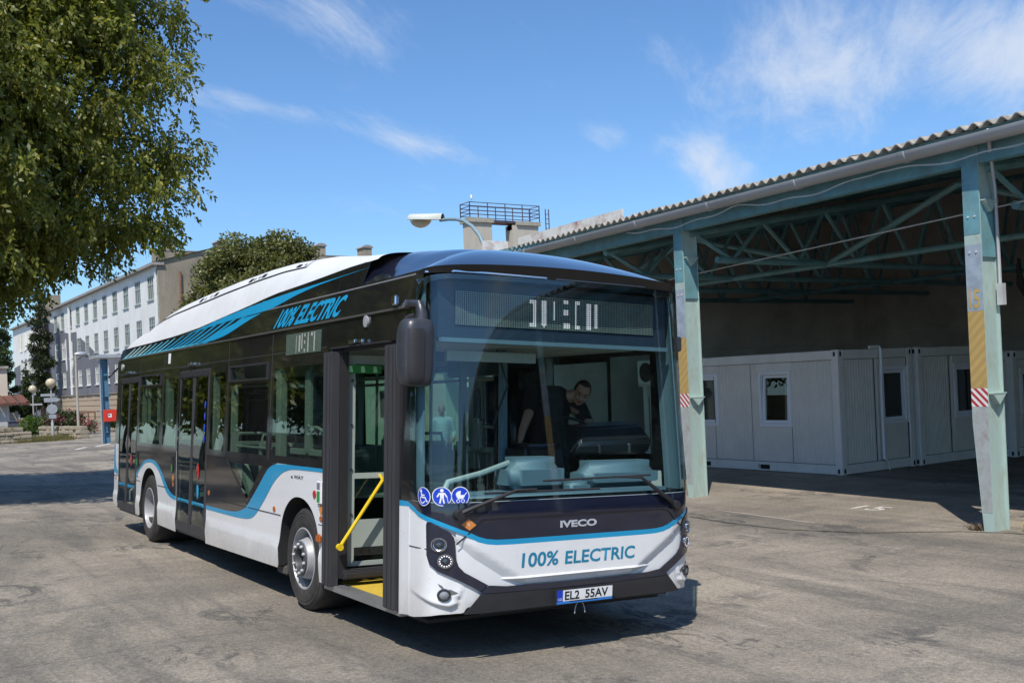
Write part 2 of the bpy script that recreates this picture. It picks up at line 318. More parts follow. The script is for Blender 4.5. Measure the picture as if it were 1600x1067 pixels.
# painted bay number and lines
def flat(fnpts, name, m, z=Z0 + 0.008):
    b = MB(); 
    for q in fnpts: b.add([(x, y, z) for x, y in q], [tuple(range(len(q)))])
    return tag(b.build(name, m, recalc=False), kind='structure')
strip = strip_
num = bpy.data.objects.new("bay_number_marking", text_data("15", 1.0, 0.01)); COL.objects.link(num); num.data.materials.append(M_PAINT)
num.location = (4.1, -8.3, Z0 + 0.008); num.rotation_euler = (0, 0, rad(183)); num.scale = (0.68, 0.62, 1); tag(num, kind='structure')
flat([strip((5.5, -6.9), (3.3, -6.75), .06)], "bay_line_marking", M_PAINT2)
flat([strip((43.3, -3.7), (45.4, -4.5), .22), strip((45.2, -4.9), (47.8, -6.1), .22), strip((40.0, -4.6), (41.2, -5.2), .18)], "road_dash_marking", M_PAINT)
# ================================================================== CANOPY
C_TEAL = mat("teal_steel_paint", (0.14, 0.31, 0.35), 0.55, var=0.22, scale=3, bump=0.08, bscale=40, dirt=(0.21, 0.13, 0.08), dirt_amt=0.35, dirt_scale=4)
C_PALE = mat("pale_green_steel_paint", (0.40, 0.525, 0.485), 0.5, var=0.08, scale=2.2, bump=0.1, bscale=35, dirt=(0.27, 0.20, 0.12), dirt_amt=0.45, dirt_scale=4.5, stretch=(1.4, 1.4, 0.5))
C_GUT = mat("grey_gutter_plastic", (0.40, 0.41, 0.42), 0.5, var=0.12, scale=1.5, dirt=(0.2, 0.19, 0.17), dirt_amt=0.5, dirt_scale=2.5, stretch=(0.3, 1, 1))
C_CORR = mat("weathered_fibre_cement", (0.33, 0.305, 0.26), 0.9, var=0.3, scale=6, bump=0.3, bscale=30, dirt=(0.09, 0.08, 0.065), dirt_amt=0.75, dirt_scale=5)
C_DARKW = mat("stained_pale_render", (0.68, 0.645, 0.59), 0.92, var=0.16, scale=0.8, bump=0.12, bscale=14, dirt=(0.44, 0.41, 0.365), dirt_amt=0.8, dirt_scale=0.6)  # pale render with random darker stains
C_RUST = mat("rusted_white_metal", (0.66, 0.65, 0.62), 0.6, var=0.06, scale=3, dirt=(0.27, 0.085, 0.035), dirt_amt=1.0, dirt_scale=2.2)
canopy = thing("bus_canopy", "long open bus canopy on pale green steel posts with a corrugated roof and grey gutter", "canopy", (0, 0, 0))
def py_(x): return -7.65 - 0.0408 * (x - 1.084)
POSTS = [-46.1, -40.2, -34.3, -28.3, -22.4, -16.5, -10.7, -4.83, 1.084, 7.0, 14.9]  # run behind the camera lengthened to darken the windscreen's reflection
EAVE = 4.83; SL = math.tan(rad(9.5))
def post(x, big):
    """street plate, web and rear flange; the origin is the plate's near corner"""
    x -= .035; y = py_(x) + .103; o = bpy.data.objects.new("canopy_post", None); COL.objects.link(o); o.parent = canopy; o.location = (x, y, Z0)
    H = EAVE - Z0
    prof = [(0, 0.0), (.14, 0.0), (.235, 1.4), (.235, H), (0, H)]
    link("front_plate", sheet_mesh("front_plate", prof, (), lambda u, v, t: (u, -.016 + t, v), 0.016, 0, None, C_PALE), o)
    b = MB(); b.bx(.03, .046, -.325, -.017, 0.0, H); b.build("web", C_PALE, o)
    b = MB(); b.bx(-.004, .20, -.342, -.326, 0, H); b.build("rear_flange", C_PALE, o)
    for z in (1.78, 4.27):
        b = MB(); b.bx(-.06, .029, -.324, -.018, z, z + .014); b.add([(-.055, -.03, z), (-.055, -.315, z), (-.055, -.17, z - .14), (.028, -.03, z), (.028, -.315, z), (.028, -.17, z - .14)], [(0, 1, 2), (3, 5, 4), (0, 2, 5, 3), (1, 4, 5, 2), (0, 3, 4, 1)]); b.build("bracket", C_PALE, o)
    for z in (4.08, 3.62):
        for u in (.07, .165): b = MB(); b.lathe([(0, .014), (.012, .014), (.012, .0)], (u, 0.001, z), 'Y', 8); b.build("bolt", C_DARKW, o)
    sl = MB(); sl.bx(.002, .233, .0005, .0035, 3.85, H - .01); sl.build("head_shade", C_TEAL, o)  # teal sheet painting the roof's shade over the post head
    b = MB(); b.bx(.002, .028, -.324, -.018, 3.55, 4.26); b.build("upper_web", C_TEAL, o)
    if big:
        b = MB(); b.bx(.002, .233, .0005, .003, 2.86, 3.72); b.build("number_panel", mat("faded_blue_paint", (0.30, 0.36, 0.42), 0.7, var=0.25, scale=5, dirt=(.5, .5, .45), dirt_amt=.5), o)
        if big == 15: lettering("number", "15", lambda u, v, t: (-u, .0045 + t, v), -.205, -.05, 2.89, 3.14, mat("ochre_paint", (.5, .33, .09), .7), o, bold=.02)
        s_ = MB(); s_.bx(.002, .233, .0005, .003, 1.86, 2.858); s_.build("warning_stripe", stripes("ochre_stripes", (.47, .32, .11), (.41, .275, .095), 7, -1), o)
        s_ = MB(); s_.bx(.001, .234, .0008, .0038, 1.62, 1.858); s_.build("hazard_tape", stripes("red_white_stripes", (.74, .72, .68), (.42, .035, .045), 10, 1), o)
        s_ = MB(); s_.add([(u, .0025, v) for u, v in ((.006, .25), (.14, .25), (.228, 1.42), (.228, 1.618), (.006, 1.618))], [(0, 1, 2, 3, 4)]); s_.build("grey_plate", mat("chipped_grey_paint", (.36, .39, .385), .7, var=.1, scale=8, dirt=(.2, .13, .07), dirt_amt=.6, dirt_scale=7), o)
def stripes(name, a, c, sc_, sg=1):
    if name in MATS: return MATS[name]
    m = mat(name, a, 0.6, var=0.08); N, L = m.node_tree.nodes, m.node_tree.links
    t = N.new('ShaderNodeTexCoord'); s_ = N.new('ShaderNodeSeparateXYZ'); L.new(t.outputs['Object'], s_.inputs[0])
    a1 = N.new('ShaderNodeMath'); a1.operation = 'MULTIPLY_ADD'; L.new(s_.outputs[0], a1.inputs[0]); a1.inputs[1].default_value = -sg; L.new(s_.outputs[2], a1.inputs[2])
    a2 = N.new('ShaderNodeMath'); a2.operation = 'MULTIPLY'; L.new(a1.outputs[0], a2.inputs[0]); a2.inputs[1].default_value = sc_
    a3 = N.new('ShaderNodeMath'); a3.operation = 'FRACT'; L.new(a2.outputs[0], a3.inputs[0])
    a4 = N.new('ShaderNodeMath'); a4.operation = 'GREATER_THAN'; L.new(a3.outputs[0], a4.inputs[0]); a4.inputs[1].default_value = 0.5
    mx = N.new('ShaderNodeMixRGB'); L.new(a4.outputs[0], mx.inputs[0]); mx.inputs[2].default_value = tuple(c) + (1,)
    b = N['Principled BSDF']; src = b.inputs['Base Color'].links[0].from_socket; L.new(src, mx.inputs[1]); L.new(mx.outputs[0], b.inputs['Base Color'])
    return m
for x in POSTS: post(x, 15 if x == 1.084 else 1 if x < 1 or x > 8 else 2)
Y_IN = -22.0
def roof_z(y, x): return EAVE + 0.27 + (py_(x) + 0.0 - y) * SL
def edge(x0, x1, name, fn, m, r=0.0): pass
# corrugated sheets, each a part
pitch = 0.2
def sheet_rows(x0, x1):
    n = int((x1 - x0) / pitch * 8); ysr = [None, -10.5, -14, -18, -23.2]
    b = MB()
    def P(u, v):
        x = x0 + (x1 - x0) * u; k = round(v * 4); y = (py_(x) + 0.24) if k == 0 else ysr[k]
        return (x, y, roof_z(y, x) + 0.034 * cos(2 * pi * x / pitch) + 0.012 * (round((x0 + 60) / 1.06) % 2))
    b.grid(P, n, 4)
    b2 = MB(); b2.v = b.v + [(p[0], p[1], p[2] - 0.014) for p in b.v]; nv = len(b.v)
    b2.f = b.f + [tuple(i + nv for i in f[::-1]) for f in b.f] + [((i + 1) * 5, i * 5, i * 5 + nv, (i + 1) * 5 + nv) for i in range(n)]; b2.mi = [0] * len(b2.f)
    return b2
x = -48.0
while x < 15.4:
    o_ = sheet_rows(x, min(x + 1.13, 15.6)).build("roof_sheet", C_CORR, canopy, smooth=50, recalc=False); x += 1.062
# gutter in sections with joint collars
gx = -48.0; gr = 0.135
while gx < 13.8:
    x1 = min(gx + 2.0, 13.95); b = MB(); n = 10
    prof = [(cos(a) * gr, sin(a) * gr) for a in [pi * 1.02 + pi * .96 * k / n for k in range(n + 1)]]
    pr2 = prof + [(p[0] * .93, p[1] * .93) for p in prof[::-1]]
    vs = [(xx, py_(xx) + 0.27 + p[0], EAVE + 0.11 + p[1]) for xx in (gx, x1) for p in pr2]; m_ = len(pr2)
    b.add(vs, [(i, (i + 1) % m_, (i + 1) % m_ + m_, i + m_) for i in range(m_)] + [tuple(range(m_)), tuple(range(m_, 2 * m_))])
    b.build("gutter_section", C_GUT, canopy, smooth=40)
    b = MB(); b.add([(xx, py_(xx) + 0.27 + p[0] * s_, EAVE + .11 + p[1] * s_) for xx, s_ in ((x1 - .05, 1.0), (x1 - .04, 1.1), (x1 + .04, 1.1), (x1 + .05, 1.0)) for p in prof], [(i * 11 + k, i * 11 + k + 1, i * 11 + k + 12, i * 11 + k + 11) for i in range(3) for k in range(10)])
    b.build("gutter_collar", C_GUT, canopy, smooth=40)
    gx += 2.0
# eaves beams, purlins, trusses
b = MB()
for x0, x1 in zip(POSTS[:-1], POSTS[1:]):
    b.box(((x0 + x1) / 2, (py_(x0) + py_(x1)) / 2, EAVE + 0.0), (x1 - x0, 0.16, 0.44), 0, -0.0408)
b.build("eaves_beam", C_TEAL, canopy)
for k, yy in enumerate((-7.95, -8.35, -10.2, -12.4, -14.6, -16.8, -19.0, -21.2)):
    b = MB(); b.bx(-48, 14.3, yy - .05, yy + .05, roof_z(yy, -4) - .26, roof_z(yy, -4) - .09); b.build("purlin", C_TEAL, canopy)
def truss(x, y0=None):
    y0 = py_(x); zb = 4.12; o = bpy.data.objects.new("truss", None); COL.objects.link(o); o.parent = canopy
    zt = lambda y: EAVE - 0.28 + (y0 - y) * SL
    b = MB(); b.tube([(x, y0 - .1, zt(y0 - .1)), (x, Y_IN, zt(Y_IN))], .07, 8); b.build("top_chord", C_TEAL, o, smooth=40)
    b = MB(); b.tube([(x, y0 - .75, zb), (x, Y_IN, zb)], .062, 8); b.build("bottom_chord", C_TEAL, o, smooth=40)
    yb = y0 - .2; k = 0
    while yb > -20.5:
        ym, ye = yb - .95, yb - 1.75
        b = MB(); b.tube([(x, yb, zt(yb)), (x, ym, zb)], .042, 6); b.build("web_member", C_TEAL, o, smooth=40)
        b = MB(); b.tube([(x, ym, zb), (x, ye, zt(ye))], .042, 6); b.build("web_member", C_TEAL, o, smooth=40)
        yb -= 1.75
for x in POSTS[7:] + [9.6, 12.2]: truss(x)
# longitudinal braces between the trusses
def brace(p, q, r=.06):
    b = MB(); b.tube([p, q], r, 8); b.build("brace", C_TEAL, canopy, smooth=40)
for x0, x1 in ((1.084, 7.0), (7.0, 14.9), (-4.83, 1.084)):
    for yy in (-11.6,):
        xm = (x0 + x1) / 2; zt = EAVE - 0.3 + (-7.8 - yy) * SL
        brace((x0, yy, 4.1), (xm, yy, zt)); brace((x1, yy, 4.1), (xm, yy, zt))
    brace((x0, -11.6, 4.1), (x1, -11.6, 4.1), .055); brace((x0, -17, 4.1), (x1, -17, 4.1), .055)
# bracing wire and gutter cable
b = MB(); pts = [(9.2, -9.4, 4.0), (1.0, -8.4, 4.15), (-3.0, -8.0, 4.3)]; b.tube(pts, .012, 5); b.build("wire", mat("pale_wire", (.5, .5, .48), .6), canopy)
b = MB(); pts = []
for i in range(61):
    x = 8.4 - i * .16; pts.append((x, py_(x) + .24, EAVE - .05 - .1 * abs(sin(i * .17)) - .02 * sin(i * .9)))
b.tube(pts, .011, 5); b.build("cable", mat("pale_wire", (.5, .5, .48), .6), canopy)
b = MB(); b.tube([(0.75, -7.33, 4.95), (.9, -7.6, 4.7), (1.0, -7.82, 4.3), (1.0, -7.84, 3.3), (1.0, -7.84, 3.05)], .022, 6); b.bx(.96, 1.04, -7.9, -7.82, 2.78, 3.06); b.build("conduit", mat("grey_conduit", (.45, .45, .45), .5), canopy, smooth=40)
# rust streaked flashing on the far end of the roof
b = MB(); b.box((11.9, py_(11.9) - .75, roof_z(py_(11.9) - .75, 11.9) + .16), (4.2, .05, .26), 0, -.0408); b.bx(14.0, 14.06, -8.6, -7.9, 5.1, 5.42); b.build("roof_flashing", C_RUST, canopy)
# hangar walls behind
wl_ = MB(); wl_.bx(-50, 15.5, -23.4, -23.0, Z0 - .3, 7.75); tag(wl_.build("hangar_back_wall", C_DARKW), "stained render wall running along the back of the bus canopy", "wall")
wl_ = MB(); wl_.add([(15.2, -10.2, Z0 - .2), (15.2, -22.98, Z0 - .2), (15.2, -22.98, 7.9), (15.2, -10.2, 5.75), (15.55, -10.2, Z0 - .2), (15.55, -22.98, Z0 - .2), (15.55, -22.98, 7.9), (15.55, -10.2, 5.75)], [(0, 1, 2, 3), (7, 6, 5, 4), (0, 4, 5, 1), (1, 5, 6, 2), (2, 6, 7, 3), (3, 7, 4, 0)])
for z in (1.0,): wl_.bx(15.1, 15.2, -22.9, -10.3, 2.75, 2.83)
tag(wl_.build("hangar_end_wall", C_DARKW), "brown rendered end wall closing the far side of the canopy", "wall")
b = MB(); b.bx(-50, 15.1, -22.99, -22.9, 3.0, 3.06); b.bx(-50, 15.1, -22.99, -22.93, 2.82, 2.86); b.build("wall_pipe", C_DARKW)
bpy.data.objects["wall_pipe"].parent = bpy.data.objects["hangar_back_wall"]
# hanging lamp under the roof, loose cable hank
t = thing("hanging_lamp", "old bell shaped hanging lamp under the canopy roof beside the post numbered 15", "lamp", (1.9, -11.6, 3.35))
b = MB(); b.lathe([(.03, .5), (.06, .45), (.1, .36), (.13, .3), (.13, .2), (.2, .14), (.3, .05), (.32, .0), (.3, .0), (.18, .12), (.1, .2)], (0, 0, 0)); b.build("lamp_shade", mat("grey_enamel", (.32, .31, .28), .4, var=.2), t, smooth=40)
b = MB(); b.tube([(0, 0, .5), (0, 0, 1.35)], .015, 6); b.build("stem", C_TEAL, t)
b = MB(); b.lathe([(0, -.05), (.06, 0), (.05, .1), (0, .12)], n=12); b.build("bulb", mat("milky_glass", (.5, .5, .45), .3), t, smooth=60)
b = MB(); b.tube([(4.6, -14.2, 4.0), (4.58, -14.2, 3.5), (4.5, -14.25, 3.2), (4.62, -14.2, 3.5), (4.6, -14.15, 3.9), (4.48, -14.3, 3.1), (4.4, -14.3, 2.9)], [.03, .04, .05, .05, .03, .035, .05], 6)
tag(b.build("cable_hank", mat("black_rubber", (.02, .02, .02), .7), smooth=40), "black hank of cable dangling from a roof truss above the white cabins", "cable")
b = MB(); b.box((.35, -7.95, Z0 + .07), (1.0, .16, .15), 0, .1); tag(b.build("kerb_block", mat("chipped_yellow_paint", (.55, .38, .10), .8, var=.2, dirt=(.25, .22, .18), dirt_amt=.8, dirt_scale=6), bevel=.02), "chipped yellow painted kerb block beside the foot of post 15", "kerb")
# weeds at the post foot
b = MB()
for i in range(50):
    a = random.random() * 6.28; r_ = random.random() * .1; h = .02 + random.random() * .1; p = Vector((1.30 + r_ * cos(a), -7.56 + r_ * sin(a) * .6, Z0)); q = p + Vector((random.uniform(-.1, .1), random.uniform(-.1, .1), h)); w = Vector((.008, .008, 0)); b.add([p - w, p + w, q], [(0, 1, 2)])
tag(b.build("dry_weeds", leafmat("dry_weed", (.16, .10, .05), (.22, .16, .08)), recalc=False), kind='stuff')

# ================================================================== CABINS UNDER THE CANOPY
M_CAB = mat("cabin_white_paint", (0.74, 0.715, 0.655), 0.45, var=0.05, scale=2, dirt=(.55, .53, .48), dirt_amt=.3, dirt_scale=1.2)
M_CABR = mat("cabin_frame_paint", (0.78, 0.77, 0.73), 0.4, var=0.05, scale=2, dirt=(.52, .49, .43), dirt_amt=.35, dirt_scale=2.4)
M_PVC = mat("white_window_plastic", (0.82, 0.84, 0.87), 0.3, var=0.02)
M_DGLS = mat("dark_window_glass", (0.022, 0.025, 0.027), 0.03, var=0.1, spec=0.8)
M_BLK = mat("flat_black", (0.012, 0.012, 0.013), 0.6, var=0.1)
M_GASK = mat('dark_gasket', (.05, .05, .05), .7)
M_CURT = mat("beige_blind", (.42, .36, .30), .9)
def ribbed(name, u0, u1, z0, z1, fn, parent, holes=()):
    """a sandwich panel: fine vertical ribs, real relief"""
    b = MB(); us = []; u = u0; k = 0
    while u < u1 - 1e-6: us.append((u, 0.0)); us.append((min(u + .055, u1), 0.0)); us.append((min(u + .062, u1), -.013)); us.append((min(u + .078, u1), -.013)); u += .086
    us = [x for i, x in enumerate(us) if i == 0 or x[0] > us[i - 1][0]]
    zs = sorted({z0, z1} | {z for h in holes for z in h[2:]}); ub = us
    for h in holes: ub = [x for x in ub if not (h[0] < x[0] < h[1])] + [(h[0], 0), (h[1], 0)]
    ub = sorted(ub)
    for (a, ta), (c, tc_) in zip(ub[:-1], ub[1:]):
        for z, zz in zip(zs[:-1], zs[1:]):
            if any(h[0] - 1e-6 <= a and c <= h[1] + 1e-6 and h[2] - 1e-6 <= z and zz <= h[3] + 1e-6 for h in holes): continue
            b.add([fn(a, z, ta), fn(c, z, tc_), fn(c, zz, tc_), fn(a, zz, ta)], [(0, 1, 2, 3)])
    return b.build(name, M_CAB, parent, recalc=False)
def cab_window(u0, u1, z0, z1, fn, parent, blind=None, tilt=0.0):
    f = link("window", sheet_mesh("window", rect(u0, u1, z0, z1), [rect(u0 + .07, u1 - .07, z0 + .07, z1 - .07)], lambda u, v, t: fn(u, v, t - .03), .06, 0, None, M_PVC), parent)
    tf = lambda u, v, t: fn(u, v, t - .05 - tilt * (v - z0))
    link("sash", sheet_mesh("sash", rect(u0 + .075, u1 - .075, z0 + .075, z1 - .075), [rect(u0 + .14, u1 - .14, z0 + .14, z1 - .14)], tf, .05, 0, None, M_PVC), f)
    link("pane", sheet_mesh("pane", rect(u0 + .13, u1 - .13, z0 + .13, z1 - .13), (), lambda u, v, t: fn(u, v, t - .04 - tilt * (v - z0)), .006, 0, None, M_DGLS if blind is None else glass("room_window", (.8, .85, .85), boost=1.5)), f)
    b = MB(); b.add([fn(u0 - .05, z1 + .19, .012), fn(u1 + .05, z1 + .19, .012), fn(u1 + .05, z1 + .004, .012), fn(u0 - .05, z1 + .004, .012), fn(u0 - .05, z1 + .19, -.01), fn(u1 + .05, z1 + .19, -.01), fn(u1 + .05, z1 + .004, -.01), fn(u0 - .05, z1 + .004, -.01)], [(0, 1, 2, 3), (7, 6, 5, 4), (0, 4, 5, 1), (1, 5, 6, 2), (2, 6, 7, 3), (3, 7, 4, 0)]); b.build("shutter_box", M_CABR, f)
    if blind is not None:
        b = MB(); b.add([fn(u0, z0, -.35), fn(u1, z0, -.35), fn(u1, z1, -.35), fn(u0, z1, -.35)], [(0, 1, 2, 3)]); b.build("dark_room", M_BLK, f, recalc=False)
        b = MB(); b.add([fn(u0 + .1, z0 + .1, -.2), fn(u0 + .38, z0 + .1, -.2), fn(u0 + .34, z1 - .1, -.2), fn(u0 + .22, z1 - .1, -.2)], [(0, 1, 2, 3)]); b.build("curtain", M_CURT, f, recalc=False)
def cabin(name, label, loc, rz, Lx=6.06, W=2.44, H=2.56, long_w=(), end_w=(), pipe=None, back_w=()):
    t = thing(name, label, "cabin", loc, (0, 0, rz), "white cabins parked under the canopy")
    for (x, y) in ((0, 0), (Lx, 0), (0, -W), (Lx, -W)):
        sx, sy = (1 if x == 0 else -1), (-1 if y == 0 else 1)
        b = MB(); b.bx(x, x + sx * .17, y, y + sy * .17, 0.0, H); cp = b.build("corner_post", M_CABR, t, bevel=.012)
        b = MB()
        for z in (H - .09, .08):
            b.box((x - sx * .001, y + sy * .085, z), (.012, .05, .09)); b.box((x + sx * .085, y - sy * .001, z), (.05, .012, .09))
        b.build("lock_hole", M_BLK, cp)
    for y in (0, -W):
        s_ = -1 if y == 0 else 1
        b = MB(); b.bx(.17, Lx - .17, y + s_ * .004, y + s_ * .12, H - .2, H - .01); b.build("top_rail", M_CABR, t, bevel=.01)
        b = MB(); xs_ = [.17, 1.9, 2.3, 3.76, 4.16, Lx - .17]
        for a, c in ((.17, 1.95), (2.3, 3.76), (4.11, Lx - .17)): b.bx(a, c, y + s_ * .004, y + s_ * .12, .01, .2)
        for a, c in ((1.95, 2.3), (3.76, 4.11)): b.bx(a, c, y + s_ * .004, y + s_ * .12, .14, .2); b.bx(a, c, y + s_ * .004, y + s_ * .12, .01, .035); b.bx(a, c, y + s_ * .1, y + s_ * .12, .035, .14, 1)
        b.build("bottom_rail", [M_CABR, M_BLK], t)
    for x in (0, Lx):
        s_ = 1 if x == 0 else -1
        b = MB(); b.bx(x + s_ * .004, x + s_ * .12, -.17, -W + .17, H - .2, H - .01); b.build("top_rail", M_CABR, t, bevel=.01)
        b = MB(); b.bx(x + s_ * .004, x + s_ * .12, -.17, -W + .17, .01, .2); b.build("bottom_rail", M_CABR, t, bevel=.01)
    F = lambda u, v, o: (u, -.055 + o, v)
    E_ = lambda u, v, o: (.055 - o, -u, v)
    segs = [.17, 1.31, 2.45, 3.6, 4.75, Lx - .17]
    for a, c in zip(segs[:-1], segs[1:]):
        hs = [h for h in long_w if h[0] < c and h[1] > a]
        ribbed("wall_panel", a + .004, c - .004, .2, H - .2, F, t, [(max(h[0], a + .004), min(h[1], c - .004), h[2], h[3]) for h in hs])
    for h in long_w: cab_window(*h, F, t, blind=1 if h[0] < 2 else None, tilt=.04 if h[0] < 2 else 0)
    sg = [.17, 1.2, W - .17]
    for a, c in zip(sg[:-1], sg[1:]):
        hs = [h for h in end_w if h[0] < c and h[1] > a]
        ribbed("wall_panel", a + .003, c - .003, .2, H - .2, E_, t, [(max(h[0], a + .003), min(h[1], c - .003), h[2], h[3]) for h in hs])
    for h in end_w: cab_window(*h, E_, t)
    gk = MB()                                            # dark gaskets where panels meet the frame and each other
    for u in segs[1:-1]: gk.bx(u - .006, u + .006, -.0545, -.052, .2, H - .2)
    for z in (.203, H - .203): gk.bx(.17, Lx - .17, -.0545, -.03, z - .006, z + .006)
    for u in (.173, Lx - .173): gk.bx(u - .007, u + .007, -.0545, -.03, .2, H - .2)
    for u in sg[1:-1]: gk.bx(.052, .0545, -u - .006, -u + .006, .2, H - .2)
    for z in (.203, H - .203): gk.bx(.03, .0545, -W + .17, -.17, z - .006, z + .006)
    for u in (.173, W - .173): gk.bx(.03, .0545, -u - .007, -u + .007, .2, H - .2)
    tag(gk.build("gasket", M_GASK, t), kind='stuff')
    b = MB(); b.bx(.1, Lx - .1, -W + .02, -.1, H - .06, H - .02); b.bx(.1, Lx - .1, -W + .05, -.15, .05, .1); b.bx(.3, Lx - .1, -W + .03, -W + .06, .1, H - .1); b.bx(Lx - .06, Lx - .03, -W + .1, -.1, .1, H - .1); b.build("roof", M_CABR, t)
    if pipe:
        b = MB(); b.tube([(-.02, -pipe + .3, H + .03), (-.05, -pipe + .02, H + .03), (-.07, -pipe, H - .02), (-.07, -pipe, H - .6), (-.045, -pipe - .012, H - .75), (-.045, -pipe - .012, .24)], .032, 8); b.build("drain_pipe", M_PVC, t, smooth=40)
        b = MB(); b.tube([(-.045, -pipe - .02, .26), (-.08, -pipe - .06, .2), (-.1, -pipe - .1, .05), (-.1, -pipe - .1, 0)], .012, 5); b.build("hose", M_PVC, t, smooth=40)
    return t
cabin("site_cabin", "white cabin with a drain pipe on its end and a tilted window facing the bus", (7.3, -12.13, Z0 + .01), .018, long_w=[(1.30, 2.21, .97, 2.17), (3.46, 4.37, .97, 2.17)], end_w=[(1.38, 2.27, .96, 2.17)], pipe=1.28)
cabin("site_cabin", "white cabin seen end on between the drain pipe cabin and post 15", (7.29, -14.66, Z0 + .01), .018, end_w=[(1.36, 2.27, .96, 2.17)])
cabin("site_cabin", "dark shaded cabin at the right edge of the picture behind post 15", (6.75, -17.3, Z0 + .01), .018, H=2.4, end_w=[(.35, 2.0, .95, 2.0)])
# ================================================================== OPEN YARD BEYOND THE CANOPY: white hall and people side
hall = thing("white_hall", "white hall with pale green doors seen through the bus windows", "building", (22.0, -10.0, Z0))
M_HALL = mat("hall_render", (.62, .64, .58), .85, var=.06, scale=.8, dirt=(.45, .43, .38), dirt_amt=.5)
M_HDOOR = mat("pale_green_door", (.42, .58, .47), .6, var=.08)
b = MB(); b.bx(0, 1, -4.0, 5.2, -.2, 3.6); b.build("wall", M_HALL, hall)
b = MB(); b.bx(-.5, 1.2, -4.2, 5.4, 3.6, 3.85); b.build("roof", C_GUT, hall)
for yy in (-2.4, 0.6, 3.1):
    b = MB(); b.bx(-.05, 0, yy, yy + 1.3, -.1, 2.5); d_ = b.build("door", M_HDOOR, hall); b = MB(); b.bx(-.065, -.05, yy + .25, yy + .6, 1.3, 2.1); b.build("pane", M_DGLS, d_)
ac = thing("air_conditioner", "white air conditioner unit fixed to the cabin wall seen through the windscreen", "air conditioner", (12.55, -11.85, Z0 + 2.0), (0, 0, .018))
b = MB(); b.bx(-.42, .42, 0, .3, 0, .58); b.build("casing", M_CABR, ac, bevel=.02)
b = MB(); b.lathe([(0, .31), (.2, .315), (.24, .305), (.24, .30)], (.1, 0, .29), 'Y', 20); b.build("fan_grille", M_BLK, ac, smooth=30)
b = MB(); b.bx(-.4, .4, -.02, .3, -.05, -.01); b.bx(-.35, -.31, -.0, .03, -.3, -.01); b.bx(.31, .35, -.0, .03, -.3, -.01); b.build("bracket", C_RUST, ac)
# ================================================================== TREES
def crown(name, blobs, n, ll, lw, m, parent=None, droop=0.6, clumps=26, spread=0.3, fill=0.35, kind=None, twig=0):
    """leaf sized faces gathered in clumps through the crown's volume; blobs = (x, y, z, rx, ry, rz)"""
    B = np.array(blobs, float); w = (B[:, 3] * B[:, 4] * B[:, 5]) ** (2 / 3); w /= w.sum()
    cc, cs = [], []
    for b, q in zip(B, w):
        k = max(6, int(clumps * len(B) * q)); d = rng.normal(size=(k, 3)); d /= np.linalg.norm(d, axis=1)[:, None]
        rr = np.where(rng.random(k) < fill, rng.uniform(.25, .8, k), rng.uniform(.78, 1.0, k))[:, None]
        cc.append(b[:3] + d * rr * b[3:6]); cs.append(np.repeat(b[3:6].mean() * spread, k) * rng.uniform(.6, 1.3, k))
    cc = np.concatenate(cc); cs = np.concatenate(cs)
    i = rng.choice(len(cc), n, p=cs ** 2 / (cs ** 2).sum()); off = rng.normal(size=(n, 3)); off /= np.linalg.norm(off, axis=1)[:, None]; off *= (rng.random(n) ** .45)[:, None]
    off[:, 2] *= .75; P = cc[i] + off * cs[i][:, None]
    if twig:                                             # leaves in sprays along short hanging twigs
        k_ = n // twig; t_ = np.repeat(np.arange(k_), twig); t_ = np.concatenate([t_, np.arange(n - len(t_))]); jj = (np.arange(n) % twig)[:, None] / twig
        dt = off[:k_] * .8 + rng.normal(size=(k_, 3)) * .35; dt[:, 2] -= droop; dt /= np.linalg.norm(dt, axis=1)[:, None]
        sd = np.cross(dt, rng.normal(size=(k_, 3))); sd /= np.linalg.norm(sd, axis=1)[:, None]; sg = np.where(np.arange(n) % 2, 1, -1)[:, None]
        P = P[:k_][t_] + dt[t_] * jj * ll * 3.2; d = dt[t_] * .7 + sd[t_] * sg * .7 + rng.normal(size=(n, 3)) * .3; d[:, 2] -= droop * .5
    else: d = off * .6 + rng.normal(size=(n, 3)) * .5; d[:, 2] -= droop
    d /= np.linalg.norm(d, axis=1)[:, None]
    s = np.cross(d, rng.normal(size=(n, 3))); s /= np.linalg.norm(s, axis=1)[:, None]; L_ = ll * rng.uniform(.65, 1.3, n)[:, None]
    V = np.stack([P, P + d * L_ * .45 + s * lw, P + d * L_, P + d * L_ * .45 - s * lw], 1).reshape(-1, 3)
    me = bpy.data.meshes.new(name); me.vertices.add(4 * n); me.vertices.foreach_set('co', V.astype(np.float32).ravel())
    me.loops.add(4 * n); me.loops.foreach_set('vertex_index', np.arange(4 * n, dtype=np.int32)); me.polygons.add(n)
    me.polygons.foreach_set('loop_start', np.arange(0, 4 * n, 4, dtype=np.int32)); me.update(calc_edges=True); me.materials.append(m)
    o = link(name, me, parent); tag(o, kind=kind); return o
M_BARK = mat("grey_brown_bark", (.11, .085, .06), .9, var=.35, scale=6, bump=.8, bscale=14, stretch=(1, 1, .25))
L_BIG = leafmat("broad_olive_leaves", (.095, .122, .022), (.24, .25, .046), (.42, .37, .11), .45)
L_ROUND = leafmat("dark_evergreen_leaves", (.085, .095, .026), (.17, .175, .052), (.23, .22, .08), .3)
L_CYP = leafmat("cypress_leaves", (.030, .055, .016), (.055, .085, .025), None, .2)
L_PINE = leafmat("pine_needles", (.022, .034, .012), (.045, .058, .02), None, .15)
L_BRIGHT = leafmat("bright_shrub_leaves", (.07, .14, .025), (.13, .21, .04), None, .4)
L_OLE = leafmat("oleander_leaves", (.05, .075, .03), (.08, .11, .04), None, .3)
L_PINK = leafmat("pink_blossom", (.42, .10, .16), (.55, .2, .25), None, .3)
